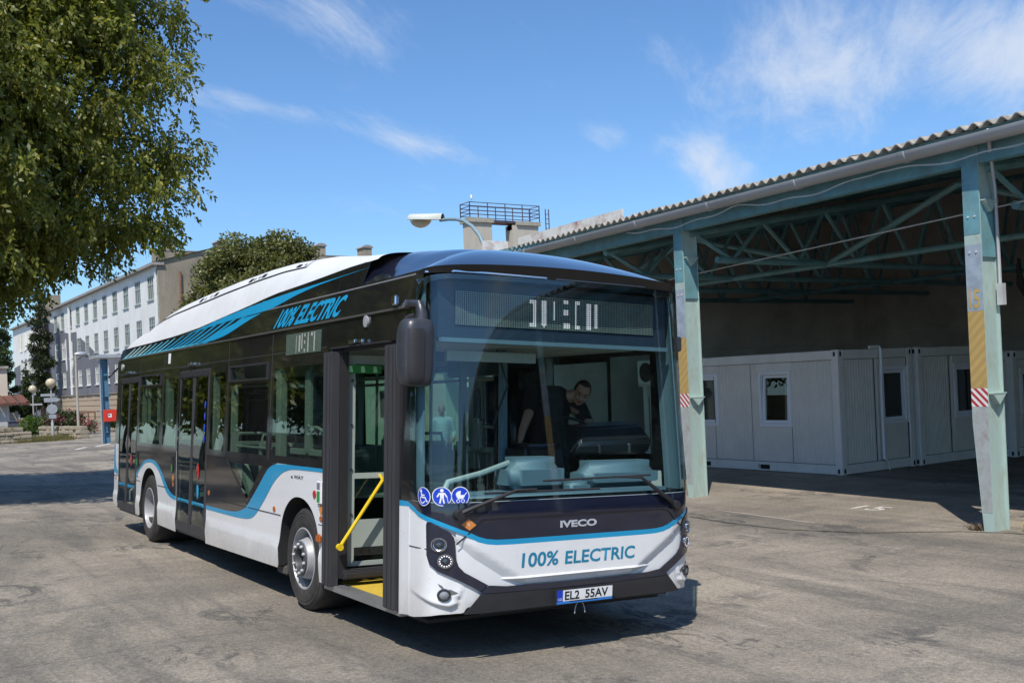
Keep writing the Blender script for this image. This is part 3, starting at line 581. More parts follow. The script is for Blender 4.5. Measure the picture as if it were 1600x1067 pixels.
def limb(b, pts, r0, r1, n=7): k = len(pts) - 1; b.tube(pts, [r0 + (r1 - r0) * i / k for i in range(k + 1)], n)
big = thing("broadleaf_tree", "large drooping broadleaf tree overhanging the road at the upper left", "tree", (17.8, 6.05, 0.08))
tb = MB(); limb(tb, [(0, 0, -.1), (.05, -.1, 1.2), (.0, -.3, 2.6), (-.1, -.6, 4.0)], .38, .27, 10)
for p in ([(-.1, -.6, 3.9), (.6, -2.4, 5.0), (1.0, -4.2, 5.9), (1.0, -5.4, 6.3)], [(-.1, -.6, 4.0), (.1, -2.0, 5.6), (.5, -3.4, 7.0), (.6, -4.6, 7.8)], [(-.1, -.6, 4.0), (.2, -1.0, 6.5), (.4, -2.4, 9.0), (.2, -3.2, 11)], [(-.1, -.5, 3.8), (-2.0, .6, 5.6), (-4, 1.4, 7)], [(-.1, -.5, 3.9), (2, .6, 5.6), (4, .4, 7)]): limb(tb, p, .16, .03)
tb.build("trunk", M_BARK, big, smooth=50)
bl = [(0, -1.5, 8.3, 3.6, 3.6, 3.2), (.3, -1.0, 11.6, 3.3, 3.4, 2.8), (.6, -4.0, 6.9, 2.7, 2.6, 2.1), (.4, -4.6, 9.6, 2.6, 2.6, 2.3), (.8, -4.2, 12.2, 2.6, 2.8, 2.3), (1.0, -2.6, 7.2, 2.4, 2.4, 2.2),
      (.6, -6.8, 7.1, 1.9, 1.9, 1.5), (.4, -6.8, 8.6, 1.9, 1.9, 1.7), (.6, -6.4, 10.6, 2.0, 2.1, 1.8), (.6, -6.2, 12.6, 2.0, 2.1, 1.8), (2.5, -4.4, 5.6, 1.9, 1.7, 1.2), (2.4, -4.4, 5.0, 1.1, 1.1, .7), (2.2, -2.5, 5.2, 1.6, 1.6, 1.0), (.7, -8.0, 7.7, 1.2, 1.1, 1.0), (1.2, -5.6, 6.1, 1.6, 1.7, 1.05), (.6, -3.4, 5.7, 1.9, 1.9, 1.1), (1.4, -7.0, 6.1, .9, 1.2, .8), (-.2, -4.2, 5.5, 1.2, 1.2, .9), (1.0, -6.2, 5.6, .9, .9, .6),
      (-3.2, .2, 7.6, 2.6, 2.6, 2.2), (3.4, 1, 7.6, 2.6, 2.6, 2.3), (-1, 3.2, 8, 2.6, 2.4, 2.2), (-2.6, -2.6, 6.2, 2.2, 2.0, 1.8), (-2.8, -1.6, 9.6, 2.2, 2.2, 2)]
crown("crown", bl, 340000, .14, .036, L_BIG, big, droop=.8, clumps=60, spread=.27, fill=.3, twig=8)
rt = thing("round_evergreen", "rounded dark evergreen tree behind the bus roof in front of the stained gable", "tree", (62, -19.3, Z0 + .2))
tb = MB(); limb(tb, [(0, 0, 0), (.1, 0, 2.5), (0, 0, 5)], .4, .25, 9); tb.build("trunk", M_BARK, rt, smooth=50)
crown("crown", [(0, 0, 7.0, 4.8, 5.0, 4.4), (-.4, 1.0, 10.1, 3.0, 3.2, 2.4), (-.2, -.6, 10.8, 3.0, 3.2, 2.0), (0, -1.8, 9.8, 3.2, 3.2, 2.5), (.2, 3.3, 6.8, 2.5, 2.6, 2.4), (0, -4.2, 8.0, 2.4, 2.4, 2.5), (-.5, -.4, 11.4, 2.4, 3.0, 1.3)], 110000, .22, .075, L_ROUND, rt, droop=.1, clumps=70, spread=.24, fill=.3)
def cone_tree(name, label, loc, h, r, m, n, grp=None, wob=.15, low=.06):
    t = thing(name, label, "tree", loc, (0, 0, 0), grp); b = MB(); limb(b, [(0, 0, 0), (0, 0, h * .5), (0, 0, h * .9)], r * .14, .03); b.build("trunk", M_BARK, t)
    bl_ = []
    for k in range(9):
        f_ = k / 8; rr = r * (min(1, .55 + f_ * 2.2) * (1 - f_) ** .55 + .08); bl_.append((random.uniform(-wob, wob) * r, random.uniform(-wob, wob) * r, h * (low + .88 * f_), rr, rr, h * .085))
    crown("crown", bl_, n, .2, .05, m, t, droop=-.5, clumps=30, spread=.3, fill=.2); return t
cone_tree("cypress_tree", "tall dark cypress at the left edge under the big tree", (87, -5.6, Z0), 11.6, 1.15, L_CYP, 20000)
cone_tree("cypress_tree", "slim young cypress in front of the grey paint block", (91, -8.0, Z0), 5.6, .6, L_CYP, 6000)
ct = thing("pine_tree", "dark ragged pine growing between the two painted blocks", "tree", (118, -13.1, Z0))
tb = MB(); limb(tb, [(0, 0, 0), (.2, 0, 7), (0, 0, 14)], .3, .05); tb.build("trunk", M_BARK, ct)
crown("crown", [(0, .2 * (-1) ** k, 2.2 + k * 1.45, 1.25 - .05 * k, 1.25 - .05 * k, .75) for k in range(9)], 12000, .34, .06, L_PINE, ct, droop=0, clumps=24, spread=.36)
ct = thing("pine_tree", "pine crown showing above the roof of the white painted block", "tree", (122, -22, Z0))
tb = MB(); limb(tb, [(0, 0, 0), (.2, 0, 9), (0, 0, 17)], .3, .05); tb.build("trunk", M_BARK, ct)
crown("crown", [(0, 0, 13, 3.4, 3.4, 1.6), (.4, -2.0, 14.6, 2.6, 2.6, 1.4), (0, .5, 16.4, 1.6, 1.6, 1.2)], 7000, .36, .07, L_PINE, ct, droop=0, clumps=24, spread=.36)
def shrub(name, label, loc, bls, m, n, ll=.13, flowers=0):
    t = thing(name, label, "shrub", loc); b = MB()
    for k in range(5): a = k * 1.3; b.tube([(0, 0, -.05), (bls[0][3] * .5 * cos(a), bls[0][4] * .5 * sin(a), bls[0][2])], [.03, .012], 5)
    b.build("stem", M_BARK, t); crown("foliage", bls, n, ll, ll * .22, m, t, droop=-.1, clumps=24, spread=.34)
    if flowers: crown("blossom", [(x, y, z, a * 1.03, b_ * 1.03, c * 1.05) for x, y, z, a, b_, c in bls], flowers, .13, .05, L_PINK, t, droop=0, clumps=22, spread=.2, fill=.0)
    return t
shrub("oleander_bush", "pink flowering oleander bush beside the signpost", (66, -6.9, Z0), [(0, 0, .75, 1.0, 1.3, .8), (0, -.6, .6, .8, 1.1, .65), (0, .5, 1.1, .7, .7, .6), (.2, -1.5, .4, .6, .7, .45)], L_OLE, 6000, .16, 1500)
shrub("green_shrub", "bright green shrub by the wooden fence left of the oleander", (66, -4.9, Z0), [(0, 0, .7, .6, .7, .6), (0, -.3, 1.0, .4, .5, .4)], L_BRIGHT, 2600, .15)
shrub("green_shrub", "green shrub on the bank behind the blue post", (68, -10.4, .1), [(0, 0, .75, .7, .9, .6)], L_BRIGHT, 2200, .15)
b = MB()
for i in range(2600):
    p = Vector((random.uniform(56.2, 61), random.uniform(-5.9, -2.8), Z0)); q = p + Vector((random.uniform(-.08, .08), random.uniform(-.1, .1), random.uniform(.06, .34))); w = Vector((0, .02, 0)); b.add([p - w, p + w, q], [(0, 1, 2)])
for i in range(500):
    p = Vector((random.uniform(59, 61), random.uniform(-3.2, 3), .5)); q = p + Vector((random.uniform(-.08, .08), random.uniform(-.1, .1), random.uniform(.1, .4))); w = Vector((0, .02, 0)); b.add([p - w, p + w, q], [(0, 1, 2)])
tag(b.build("dry_grass", leafmat("dry_grass_blades", (.20, .15, .06), (.13, .15, .05), None, .3), recalc=False), kind='stuff')
# ================================================================== STONE WALLS
M_STONE = mat("pale_limestone", (.36, .31, .23), .9, var=.25, scale=2, bump=.5, bscale=9, dirt=(.15, .13, .1), dirt_amt=.6, dirt_scale=2)
def stone_wall(label, p, q, h, thick=.5, rows=3):
    p, q = Vector(p), Vector(q); d = (q - p); Lw = d.length; a = math.atan2(d.y, d.x); t = thing("stone_wall", label, "wall", p, (0, 0, a))
    core = MB(); core.bx(.03, Lw - .03, -thick / 2 + .05, thick / 2 - .05, -.2, h - .05); core.build("mortar_core", M_STONE, t)
    hh = h / rows
    for r_ in range(rows):
        u = 0
        while u < Lw - .05:
            w = min(random.uniform(.28, .7), Lw - u); b = MB(); b.box((u + w / 2, 0, r_ * hh + hh / 2), (w - .035, thick + random.uniform(-.12, .1), hh - random.uniform(.03, .07))); b.build("stone", M_STONE, t, bevel=.03); u += w
    return t
stone_wall("low rough stone wall in front of the little house at the left edge", (57.4, -3.75, Z0), (56.4, 6.0, Z0), .62, rows=3)
stone_wall("upper stone wall set back above the roadside wall at the left edge", (59.6, -3.6, Z0 + .3), (58.8, 6.0, Z0 + .3), .55, rows=2)
stone_wall("low stone wall behind the signpost running to the road corner", (63.5, -5.2, Z0), (57.5, -6.6, Z0), .75, rows=3)
stone_wall("low stone wall below the big stone base behind the blue post", (74.0, -9.4, Z0), (66, -12.0, Z0), .8, rows=3)
# ================================================================== PAINTED BLOCKS
M_WHT = mat("white_facade_render", (.74, .73, .69), .85, var=.05, scale=.5, dirt=(.52, .49, .43), dirt_amt=.55, dirt_scale=.6, stretch=(1, 1, .35))
M_GRY = mat("grey_facade_paint", (.135, .135, .155), .85, var=.12, scale=.5, dirt=(.22, .21, .21), dirt_amt=.5, dirt_scale=.7, stretch=(1, 1, .4))
M_GBL = mat("stained_gable_render", (.30, .255, .19), .92, var=.2, scale=.55, bump=.2, bscale=6, dirt=(.10, .095, .085), dirt_amt=.9, dirt_scale=.45, stretch=(1, 1, .4))
M_BASE = mat("beige_stone_base", (.46, .36, .255), .9, var=.2, scale=.9, bump=.3, bscale=4, dirt=(.22, .18, .14), dirt_amt=.5, dirt_scale=.8)
M_WF = mat("grey_green_window_frame", (.36, .40, .37), .6, var=.1)
M_WFW = mat("white_window_frame", (.66, .67, .63), .6, var=.08)
M_WP = mat("facade_window_pane", (.05, .065, .06), .08, var=.4, scale=.6, spec=.7)
M_ROOF = mat("dull_roof_edge", (.30, .28, .26), .85, var=.2, scale=2)
blk = thing("white_painted_block", "long three storey block painted white above and dark grey below with a stained gable end", "building", (77.26, -16.0, 0), (0, 0, .019))
WX = [2.3 + 4.13 * k for k in range(11)]
ROWS = [(9.95, 11.85), (6.68, 8.55), (3.6, 5.25)]
holes = [rect(x - .92, x + .92, z0, z1) for x in WX for z0, z1 in ROWS]
wf = lambda u, v, t: (u, -.35 + t, v)
link("front_wall", sheet_mesh("front_wall", rect(0, 46.9, 2.62, 12.5), holes, wf, .35, 0, None, M_WHT), blk)
gb = [(47, 11.35), (44.9, 11.1), (40, 9.75), (36.5, 9.4), (32.3, 9.3), (29.6, 8.35), (26.2, 7.5), (23.1, 6.55), (18.5, 6.18), (13.7, 6.15), (9.0, 5.5), (4, 4.7), (0.0, 4.5), (0.0, 2.63), (47, 2.63)]
# the paint stops round the windows it passes
gh_ = [rect(x - .93, x + .93, max(z0 - .01, 2.7), z1 + .01) for x in WX for z0, z1 in ROWS if all(inside(q, gb) for q in ((x - .95, z1 + .05), (x + .95, z1 + .05)))]
def cut_top(x):
    for (a, za), (c, zc_) in zip(gb[:12], gb[1:13]):
        if c <= x <= a: return zc_ + (za - zc_) * (x - c) / (a - c)
    return 4.5
pg = MB(); seg = sorted({0.0, 46.9} | {x + s for x in WX for s in (-.93, .93)} | {p[0] for p in gb if 0 < p[0] < 46.9})
for a, c in zip(seg[:-1], seg[1:]):
    ta, tc2 = cut_top(a + .001), cut_top(c - .001); xm = (a + c) / 2; inw = any(abs(xm - x) < .93 for x in WX)
    bands = [(2.63, None)] if not inw else []
    if inw:
        lo = 2.63
        for z0, z1 in sorted(ROWS):
            if lo < min(ta, tc2): bands.append((lo, z0 - .02))
            lo = z1 + .02
        bands.append((lo, None))
    for lo, hi in bands:
        ha, hc = (ta, tc2) if hi is None else (min(hi, ta), min(hi, tc2))
        if min(ha, hc) > lo + .02: pg.add([(a, .012, lo), (c, .012, lo), (c, .012, hc), (a, .012, ha)], [(0, 1, 2, 3)])
pg.build("grey_paint", M_GRY, blk, recalc=False)
def win_mesh(w, h, frame, nm, lights=3):
    b = MB(); 
    for u in (-w / 2 + .05, w / 2 - .05): b.bx(u - .05, u + .05, -.12, -.02, 0, h)
    for z in (.05, h * .64, h - .05): b.bx(-w / 2 + .1, w / 2 - .1, -.12, -.025, z - .045, z + .045)
    for k in range(1, lights): u = -w / 2 + w * k / lights; b.bx(u - .045, u + .045, -.12, -.03, .095, h - .095)
    b.bx(-w / 2 - .08, w / 2 + .08, -.05, .10, -.1, -.005)
    me = b.mesh(nm, frame); p = MB(); p.bx(-w / 2 + .02, w / 2 - .02, -.10, -.08, .02, h - .02); return me, p.mesh("pane", M_WP)
for r_, (z0, z1) in enumerate(ROWS):
    fm, pm = win_mesh(1.84, z1 - z0, M_WF if r_ < 2 else M_WFW, "window")
    fm2 = fm.copy(); fm2.materials[0] = M_WFW
    for x in WX:
        wdw = link("window", fm2 if (r_ == 1 and x > 33) else fm, blk); wdw.location = (x, 0, z0); pn = link("pane", pm, wdw)
b = MB(); b.bx(-.2, 47.2, -.5, .45, 12.5, 12.72); b.add([(-.2, .45, 12.722), (47.2, .45, 12.722), (47.2, -5.2, 14.2), (-.2, -5.2, 14.2)], [(0, 1, 2, 3)]); b.build("eaves", M_ROOF, blk)
b = MB(); b.bx(.3, 47, -24, -.36, -1.5, 12.49); b.build("core", M_GBL, blk)
gp = [(.0, -1.5), (25, -1.5), (25, 13.66), (-.33, 13.66), (-.33, 12.8), (0, 12.5)]
ghole = [rect(5.6, 7.2, 10.2, 12.0)]
link("gable_wall", sheet_mesh("gable_wall", gp, ghole, lambda u, v, t: (.29 - t, -u, v), .3, 0, None, M_GBL), blk)
b = MB(); b.bx(-.06, .0, -7.35, -5.45, 12.0, 12.15); b.bx(-.06, 0, -5.6, -5.45, 10.05, 12.0); b.bx(-.06, 0, -7.35, -7.2, 10.05, 12.0); b.bx(-.1, 0, -7.4, -5.4, 9.9, 10.05)
gw = b.build("window", M_WFW, blk); b = MB(); b.bx(.2, .26, -7.2, -5.6, 10.2, 12.0); b.build("pane", M_BLK, gw); b = MB(); b.bx(.1, .16, -6.45, -6.35, 10.2, 12); b.bx(.1, .16, -7.2, -5.6, 11.2, 11.3); b.build("frame", mat("brown_wood", (.10, .05, .03), .7), gw)
for y, w in ((-1.2, .62), (-5.3, .75), (-14.0, .75), (-18.4, .8)):
    b = MB(); b.bx(-.02, 1.3, y - w / 2, y + w / 2, 13.66, 14.5); cpx = b.build("chimney", M_GBL, blk); b = MB(); b.add([(-.12 + 1.5 * i, y + (w / 2 + .12) * cos(a), 14.5 + .26 * sin(a)) for i in (0, 1) for a in [pi * k / 6 for k in range(7)]], [(k, k + 1, k + 8, k + 7) for k in range(6)] + [tuple(range(7)), tuple(range(7, 14))]); b.build("chimney_cap", M_ROOF, cpx)
b = MB(); b.bx(-.05, .24, -25, .3, 13.661, 13.72); b.build("coping", M_ROOF, blk)
M_PIPE = mat("rusty_downpipe", (.20, .10, .055), .8, var=.3, scale=3)
b = MB(); b.tube([(-.12, -1.75, 12.0), (-.12, -1.75, -.5)], .1, 8); b.build("downpipe", M_PIPE, blk)
b = MB(); [MB().tube(p_, r_, 6).build("downpipe", M_WFW, blk) for p_, r_ in (([(.25, .09, 12.3), (.25, .09, 2.7)], .09), ([(35.0, .12, 12.2), (35.0, .12, 2.7)], .14), ([(-.1, -4.3, 10.8), (-.1, -4.3, 2)], .05))]
b = MB(); b.add([(37.6 + u, .03, v) for u, v in ((0, 5.5), (.5, 5.2), (.9, 6.4), (.6, 7.5), (.9, 8.7), (.1, 8.9))], [tuple(range(6))]); b.build("peeled_render", M_WHT, blk); b = MB(); b.add([(34.2 + u, .03, v) for u, v in ((0, 6.2), (.6, 5.3), (.8, 7.0), (1.1, 8.6), (.2, 8.3), (.3, 7.2))], [tuple(range(6))]); b.build("peeled_render", M_WHT, blk)
# stone base: big blocks with recessed joints
b = MB(); b.bx(-.05, 47.0, -.34, .05, -1.5, 2.61); b.build("base_backing", M_BASE, blk)
shr = {}
z = -1.2
for r_ in range(7):
    u = -.05 - (r_ % 2) * .6
    while u < 46.5:
        key = random.randrange(4)
        if key not in shr:
            q = MB(); q.box((.62, .1, .25), (1.2 + .05 * (key % 2), .14 + .03 * key, .49)); shr[key] = q.mesh("stone_block", M_BASE, bevel=.02)
        o = link("stone_block", shr[key], blk); o.location = (max(u, -.05), 0, z); u += 1.3
    z += .54
b = MB(); b.bx(-.1, 47.0, .05, .3, 2.58, 2.66); b.build("string_course", M_GBL, blk)
# grey block further left
gb2 = thing("grey_painted_block", "smaller grey and white block with open shutters further down the road", "building", (150, -17.6, 0), (0, 0, .019))
W2 = [1.6 + 3.6 * k for k in range(5)]; R2 = [(9.9, 12.4), (5.6, 8.1), (1.4, 3.9)]
link("front_wall", sheet_mesh("front_wall", rect(0, 24, -4, 13.6), [rect(x - .75, x + .75, a, c) for x in W2 for a, c in R2], wf, .35, 0, None, M_WHT), gb2)
pg = MB()
for a, c, z1 in [(0, .83, 9.7), (2.37, 4.43, 9.4), (5.97, 8.03, 9.0), (9.57, 11.63, 8.6), (13.17, 15.23, 8.3), (16.77, 24, 8.0)]: pg.add([(a, .015, -4), (c, .015, -4), (c, .015, z1 - .4), (a, .015, z1)], [(0, 1, 2, 3)])
for x in W2:
    for lo, hi in ((-4, 1.38), (3.92, 5.58), (8.12, 8.6)): pg.add([(x - .77, .015, lo), (x + .77, .015, lo), (x + .77, .015, hi), (x - .77, .015, hi)], [(0, 1, 2, 3)])
pg.build("grey_paint", M_GRY, gb2, recalc=False)
fm, pm = win_mesh(1.5, 2.5, M_WFW, "window", 2)
for x in W2:
    for a, c in R2:
        w_ = link("window", fm, gb2); w_.location = (x, 0, a); link("pane", pm, w_); [MB().box((u_, .2, 1.25), (.06, .4, 2.45)).build("shutter", M_WFW, w_) for u_ in (-.86, .86) if (x + a + u_) % 1.3 > .55]
b = MB(); b.bx(.3, 24, -20, -.36, -4, 13.6); b.build("core", M_GRY, gb2)
link("gable_wall", sheet_mesh("gable_wall", [(0, -4), (20, -4), (20, 15.2), (.0, 15.2), (.0, 13.6)], (), lambda u, v, t: (.29 - t, -u, v), .3, 0, None, M_GRY), gb2)
b = MB(); b.bx(-.06, 1.0, -20, .25, 13.2, 15.7); b.bx(-.1, 1.4, -2.9, -1.4, 15.7, 17.0); b.build("parapet", M_GBL, gb2)
b = MB(); b.bx(.9, 24.3, -1, .5, 13.62, 13.85); b.build("eaves", M_ROOF, gb2)
b = MB(); b.tube([(-.2, -.8, 14), (-.2, -.8, -3)], .16, 6); b.build("downpipe", M_BLK, gb2)
# low house at the left edge
hs = thing("low_house", "small cream house with a red tiled lean-to roof at the left edge", "building", (80, -3.75, Z0))
M_CREAM = mat("cream_render", (.60, .52, .42), .85, var=.06, scale=.8); M_HGR = mat("pale_grey_render", (.44, .44, .43), .85, var=.06); M_TILE = mat("red_roof_tile", (.13, .05, .032), .85, var=.25, scale=6)
b = MB(); b.bx(4, 16, -1.95, 9, -.5, 5.0); b.build("wall", M_CREAM, hs); b = MB(); b.bx(3.8, 16.2, -2.05, 9.2, 5.0, 5.2); b.build("roof", M_ROOF, hs)
b = MB(); b.bx(.5, 3.98, -1.6, 8, -.5, 2.25); b.bx(2, 3.9, -2.4, -1.62, -.5, 1.5); b.build("lean_to_wall", M_HGR, hs)
b = MB(); 
for k in range(16): y = -3.0 + k * .74; b.add([(x, y + .4 * i, z + .09 * j) for x, z in ((-.1, 2.25), (4.0, 2.85)) for i, j in ((0, 0), (.45, 1), (.9, 0), (1.75, 0))], [(0, 1, 5, 4), (1, 2, 6, 5), (2, 3, 7, 6)])
b.bx(-.1, .0, -3.0, 8.9, 2.1, 2.24); b.build("tile_roof", M_TILE, hs)
b = MB(); b.bx(1.0, 3.5, -4.0, -3.0, 2.0, 2.12); b.build("porch_roof", M_HGR, hs); b = MB(); b.bx(3.0, 3.1, -3.9, -3.8, -.3, 2.0); b.build("porch_post", M_HGR, hs)
# ================================================================== STREET FURNITURE ON THE LEFT
M_GALV = mat("galvanised_pole", (.42, .44, .46), .45, metal=.3, var=.1); M_GLOBE = mat("amber_globe_glass", (.55, .47, .32), .15, var=.1, scale=2)
lp = thing("globe_street_lamp", "grey lamp post with a globe lamp, arrow board and round sign turned away", "street lamp", (60.2, -5.3, Z0))
b = MB(); b.tube([(0, 0, 0), (0, 0, .95), (0, 0, 1.0), (0, 0, 3.05)], [.085, .08, .055, .045], 10); b.build("pole", M_GALV, lp, smooth=40)
b = MB(); b.lathe([(.0, -.3), (.14, -.26), (.27, -.1), (.29, .02), (.25, .16), (.14, .26), (0, .29)], (0, 0, 3.33), n=16); b.build("globe", M_GLOBE, lp, smooth=60)
b = MB(); b.lathe([(.03, 0), (.1, .02), (.11, .06), (.03, .08)], (0, 0, 2.98), n=12); b.build("collar", M_GALV, lp)
b = MB(); b.add([(-.06 - .025 * i, u, v) for i in (0, 1) for u, v in ((.42, 2.2), (-.28, 2.2), (-.5, 2.33), (-.28, 2.46), (.42, 2.46))], [(0, 1, 2, 3, 4), (9, 8, 7, 6, 5)] + [(k, (k + 1) % 5, (k + 1) % 5 + 5, k + 5) for k in range(5)]); b.build("arrow_board", M_GALV, lp)
b = MB(); b.lathe([(0, .02), (.3, .02), (.3, 0), (0, 0)], (-.1, 0, 1.78), 'X', 20); b.build("round_sign", M_GALV, lp)
b = MB(); b.bx(-.09, -.07, -.22, .2, 1.22, 1.45); b.build("plate_sign", M_GALV, lp)
b = MB(); b.lathe([(.0, .05), (.26, .05), (.3, 0)], n=12); b.build("base", M_PAINT, lp)
lp2 = thing("globe_street_lamp", "far globe lamp standing by the slim cypress", "street lamp", (84, -7.5, Z0))
b = MB(); b.tube([(0, 0, 0), (0, 0, 3.0)], [.07, .05], 8); b.build("pole", M_GALV, lp2); b = MB(); b.lathe([(.0, -.33), (.2, -.25), (.33, 0), (.2, .25), (0, .33)], (0, 0, 3.3), n=14); b.build("globe", M_GLOBE, lp2, smooth=60)
sg = thing("dark_signpost", "dark post carrying a small plate behind the oleander bush", "signpost", (80, -8.1, Z0)); b = MB(); b.tube([(0, 0, 0), (0, 0, 2.9)], .08, 8); b.build("pole", M_BLK, sg); b = MB(); b.bx(-.12, -.08, -.4, .6, 2.65, 2.85); b.build("plate", M_GALV, sg)
M_BLUE = mat("blue_steel_paint", (.085, .19, .29), .55, var=.15, scale=2); M_RED = mat("red_box_paint", (.62, .04, .02), .5, var=.06)
sh = thing("shelter", "blue steel post with a small flat roof behind the rear of the bus", "shelter", (48.2, -6.0, Z0))
b = MB(); b.bx(-.14, .14, -.16, -.13, 0, 4.25); b.bx(-.14, .14, .13, .16, 0, 4.25); b.bx(-.02, .02, -.13, .13, 0, 4.25); b.build("post", M_BLUE, sh)
for z in (.55, 1.1, 2.35, 3.4): b = MB(); b.bx(-.138, .138, -.129, .129, z, z + .02); b.build("stiffener", M_BLUE, sh)
b = MB(); b.tube([(-.1, .23, 0), (-.1, .23, 4.2)], .04, 8); b.build("conduit", M_GALV, sh)
b = MB(); b.box((.6, -.65, 4.38), (2.0, 2.1, .16), 0, 0); b.build("roof", M_GALV, sh)
b = MB(); b.tube([(0, -.2, 3.3), (0, -1.2, 4.25)], .05, 6); b.build("brace", M_BLK, sh)
rb = thing("fire_hose_box", "red box with a white emblem fixed to the blue post", "box", (47.98, -6.13, .95))
b = MB(); b.bx(-.2, .0, -.32, .3, 0, .6); b.build("body", M_RED, rb, bevel=.02); b = MB(); b.bx(-.206, -.201, -.06, .1, .22, .4); b.bx(-.206, -.201, .0, .12, .3, .36); b.build("emblem", M_PVC, rb)
M_CONP = mat('pale_concrete_pole', (.42, .38, .32), .85, var=.15)
lf = thing("arm_street_lamp", "pale street lamp with a curved arm in front of the grey painted wall", "street lamp", (64, -7.4, Z0))
b = MB(); b.tube([(0, 0, 0), (0, 0, 5.2)], [.09, .065], 8); b.build("pole", M_CONP, lf); b = MB(); b.tube([(0, -.05, 4.9), (0, -.7, 5.1), (0, -1.5, 4.7)], .03, 6); b.build("arm", M_CONP, lf)
b = MB(); b.lathe([(0, -.42), (.1, -.36), (.16, -.1), (.14, .25), (.05, .4)], (0, -.32, 5.18), 'Y', 12); b.build("lamp_head", M_GALV, lf, smooth=60)
rl = thing("stair_railing", "brown metal stair railing in front of the beige stone base", "railing", (72.5, -8.6, Z0))
b = MB()
for y, h in ((0, .7), (-.5, 1.35), (-.95, 1.35), (-1.4, 1.35)): b.tube([(0, y, 0), (0, y, h)], .055, 6)
b.build("baluster", M_PIPE, rl); b = MB(); b.tube([(0, .1, .6), (0, -.5, 1.35), (0, -1.45, 1.35)], .06, 6); b.build("handrail", M_PIPE, rl)
fc = thing("wooden_fence", "short brown wooden fence beside the bright green shrub", "fence", (70, -4.75, Z0))
for y in (0, -.75): b = MB(); b.tube([(0, y, 0), (0, y, 1.15)], .06, 6); b.build("post", M_PIPE, fc)
for z in (.6, 1.0): b = MB(); b.tube([(0, .2, z), (0, -1.0, z)], .045, 6); b.build("rail", M_PIPE, fc)
bn = thing("waste_container", "dark blue grey waste container in front of the little house", "bin", (74, -5.05, Z0)); M_BIN = mat("bin_plastic", (.06, .07, .10), .6)
b = MB(); b.bx(-.4, .4, -.55, .55, .1, .9); b.build("body", M_BIN, bn, bevel=.04); b = MB(); b.bx(-.45, .45, -.6, .6, .9, 1.02); b.build("lid", M_BIN, bn, bevel=.03); b = MB(); b.lathe([(0, -.05), (.1, -.05), (.1, .05), (0, .05)], (-.35, -.4, .1), 'Y', 10); b.lathe([(0, -.05), (.1, -.05), (.1, .05), (0, .05)], (-.35, .4, .1), 'Y', 10); b.build("wheel", M_BLK, bn)
# ================================================================== LAMP AND CONCRETE TOWER BEYOND THE BUS
sl = thing("cobra_street_lamp", "street lamp head on a bent blue grey arm rising above the bus roof", "street lamp", (15.6, -9.05, Z0))
M_LAMPB = mat("lamp_arm_paint", (.20, .29, .33), .5, var=.1); M_LAMPW = mat("lamp_shell", (.62, .64, .58), .45, var=.06)
b = MB(); b.tube([(0, 0, 0), (0, 0, 4.6), (.04, 0, 5.2), (.2, 0, 5.65), (.45, 0, 6.02), (.8, 0, 6.3), (1.2, 0, 6.5), (1.6, 0, 6.61), (2.05, 0, 6.68), (2.5, 0, 6.72)], [.09, .07, .06, .056, .053, .05, .048, .046, .044, .042], 10); b.build("arm", M_LAMPB, sl, smooth=50)
def lshell(u, v):
    a = -pi * .5 + pi * v; x = 2.35 + 2.0 * u; w = .26 * min(1, (.25 + u * 1.6)) * (1 - max(0, u - .8) * 3.2) ; return (x, w * sin(a), 6.72 + .30 * u + cos(a) * .17 * (1 if u < .97 else .6))
b = MB(); b.grid(lshell, 12, 12); b.add([lshell(i / 12, j) for j in (0, 1) for i in range(13)], [(i, i + 1, i + 14, i + 13) for i in range(12)]); b.build("lamp_head", M_LAMPW, sl, smooth=50)
b = MB(); b.grid(lambda u, v: (3.1 + 1.1 * u, .21 * sin(pi * min(1, u * 1.0 + .001)) ** .5 * cos(pi * v), 6.86 + .12 * u - .24 * sin(pi * u) ** .6 * sin(pi * v)), 12, 10); b.build("lens", M_GLOBE, sl, smooth=60)
tw = thing("concrete_tower", "pale twin pier concrete tower with a railed platform beyond the canopy roof", "tower", (36.3, -20.75, Z0), (0, 0, 0))
M_CONC = mat("pale_concrete", (.50, .45, .37), .9, var=.1, scale=1.2, bump=.15, bscale=12, dirt=(.30, .26, .21), dirt_amt=.6, dirt_scale=1.2, stretch=(1, 1, .3)); M_CONS = mat("concrete_slab", (.36, .33, .27), .9, var=.15); M_RAIL = mat("dark_red_rail", (.085, .055, .06), .6, var=.15)
b = MB(); b.bx(.0, .75, -1.2, .0, 0, 10.0); b.build("pier", M_CONC, tw); b = MB(); b.bx(.0, .65, -3.95, -2.4, 0, 9.95); b.build("pier", M_CONC, tw)
b = MB(); b.bx(-.1, .9, -1.28, .1, 10.0, 10.22); b.build("slab", M_CONS, tw); b = MB(); b.bx(-.1, .85, -4.05, -2.62, 9.955, 10.15); b.build("slab", M_CONS, tw); b = MB(); b.bx(.05, .75, -2.62, -1.28, 10.04, 10.16); b.bx(.05, .5, -2.7, -2.4, 9.72, 9.95); b.build("gangway", M_RAIL, tw)
def rail_run(pts, nm="railing"):
    b = MB()
    for (p, q) in zip(pts[:-1], pts[1:]):
        for z in (.18, .36, .55, .76): b.tube([(p[0], p[1], 10.2 + z), (q[0], q[1], 10.2 + z)], .02, 5)
        k = max(1, int((Vector(q) - Vector(p)).length / .95))
        for i in range(k + 1): t_ = i / k; b.tube([(p[0] + (q[0] - p[0]) * t_, p[1] + (q[1] - p[1]) * t_, 10.12), (p[0] + (q[0] - p[0]) * t_, p[1] + (q[1] - p[1]) * t_, 10.98)], .028, 5)
    b.build(nm, M_RAIL, tw)
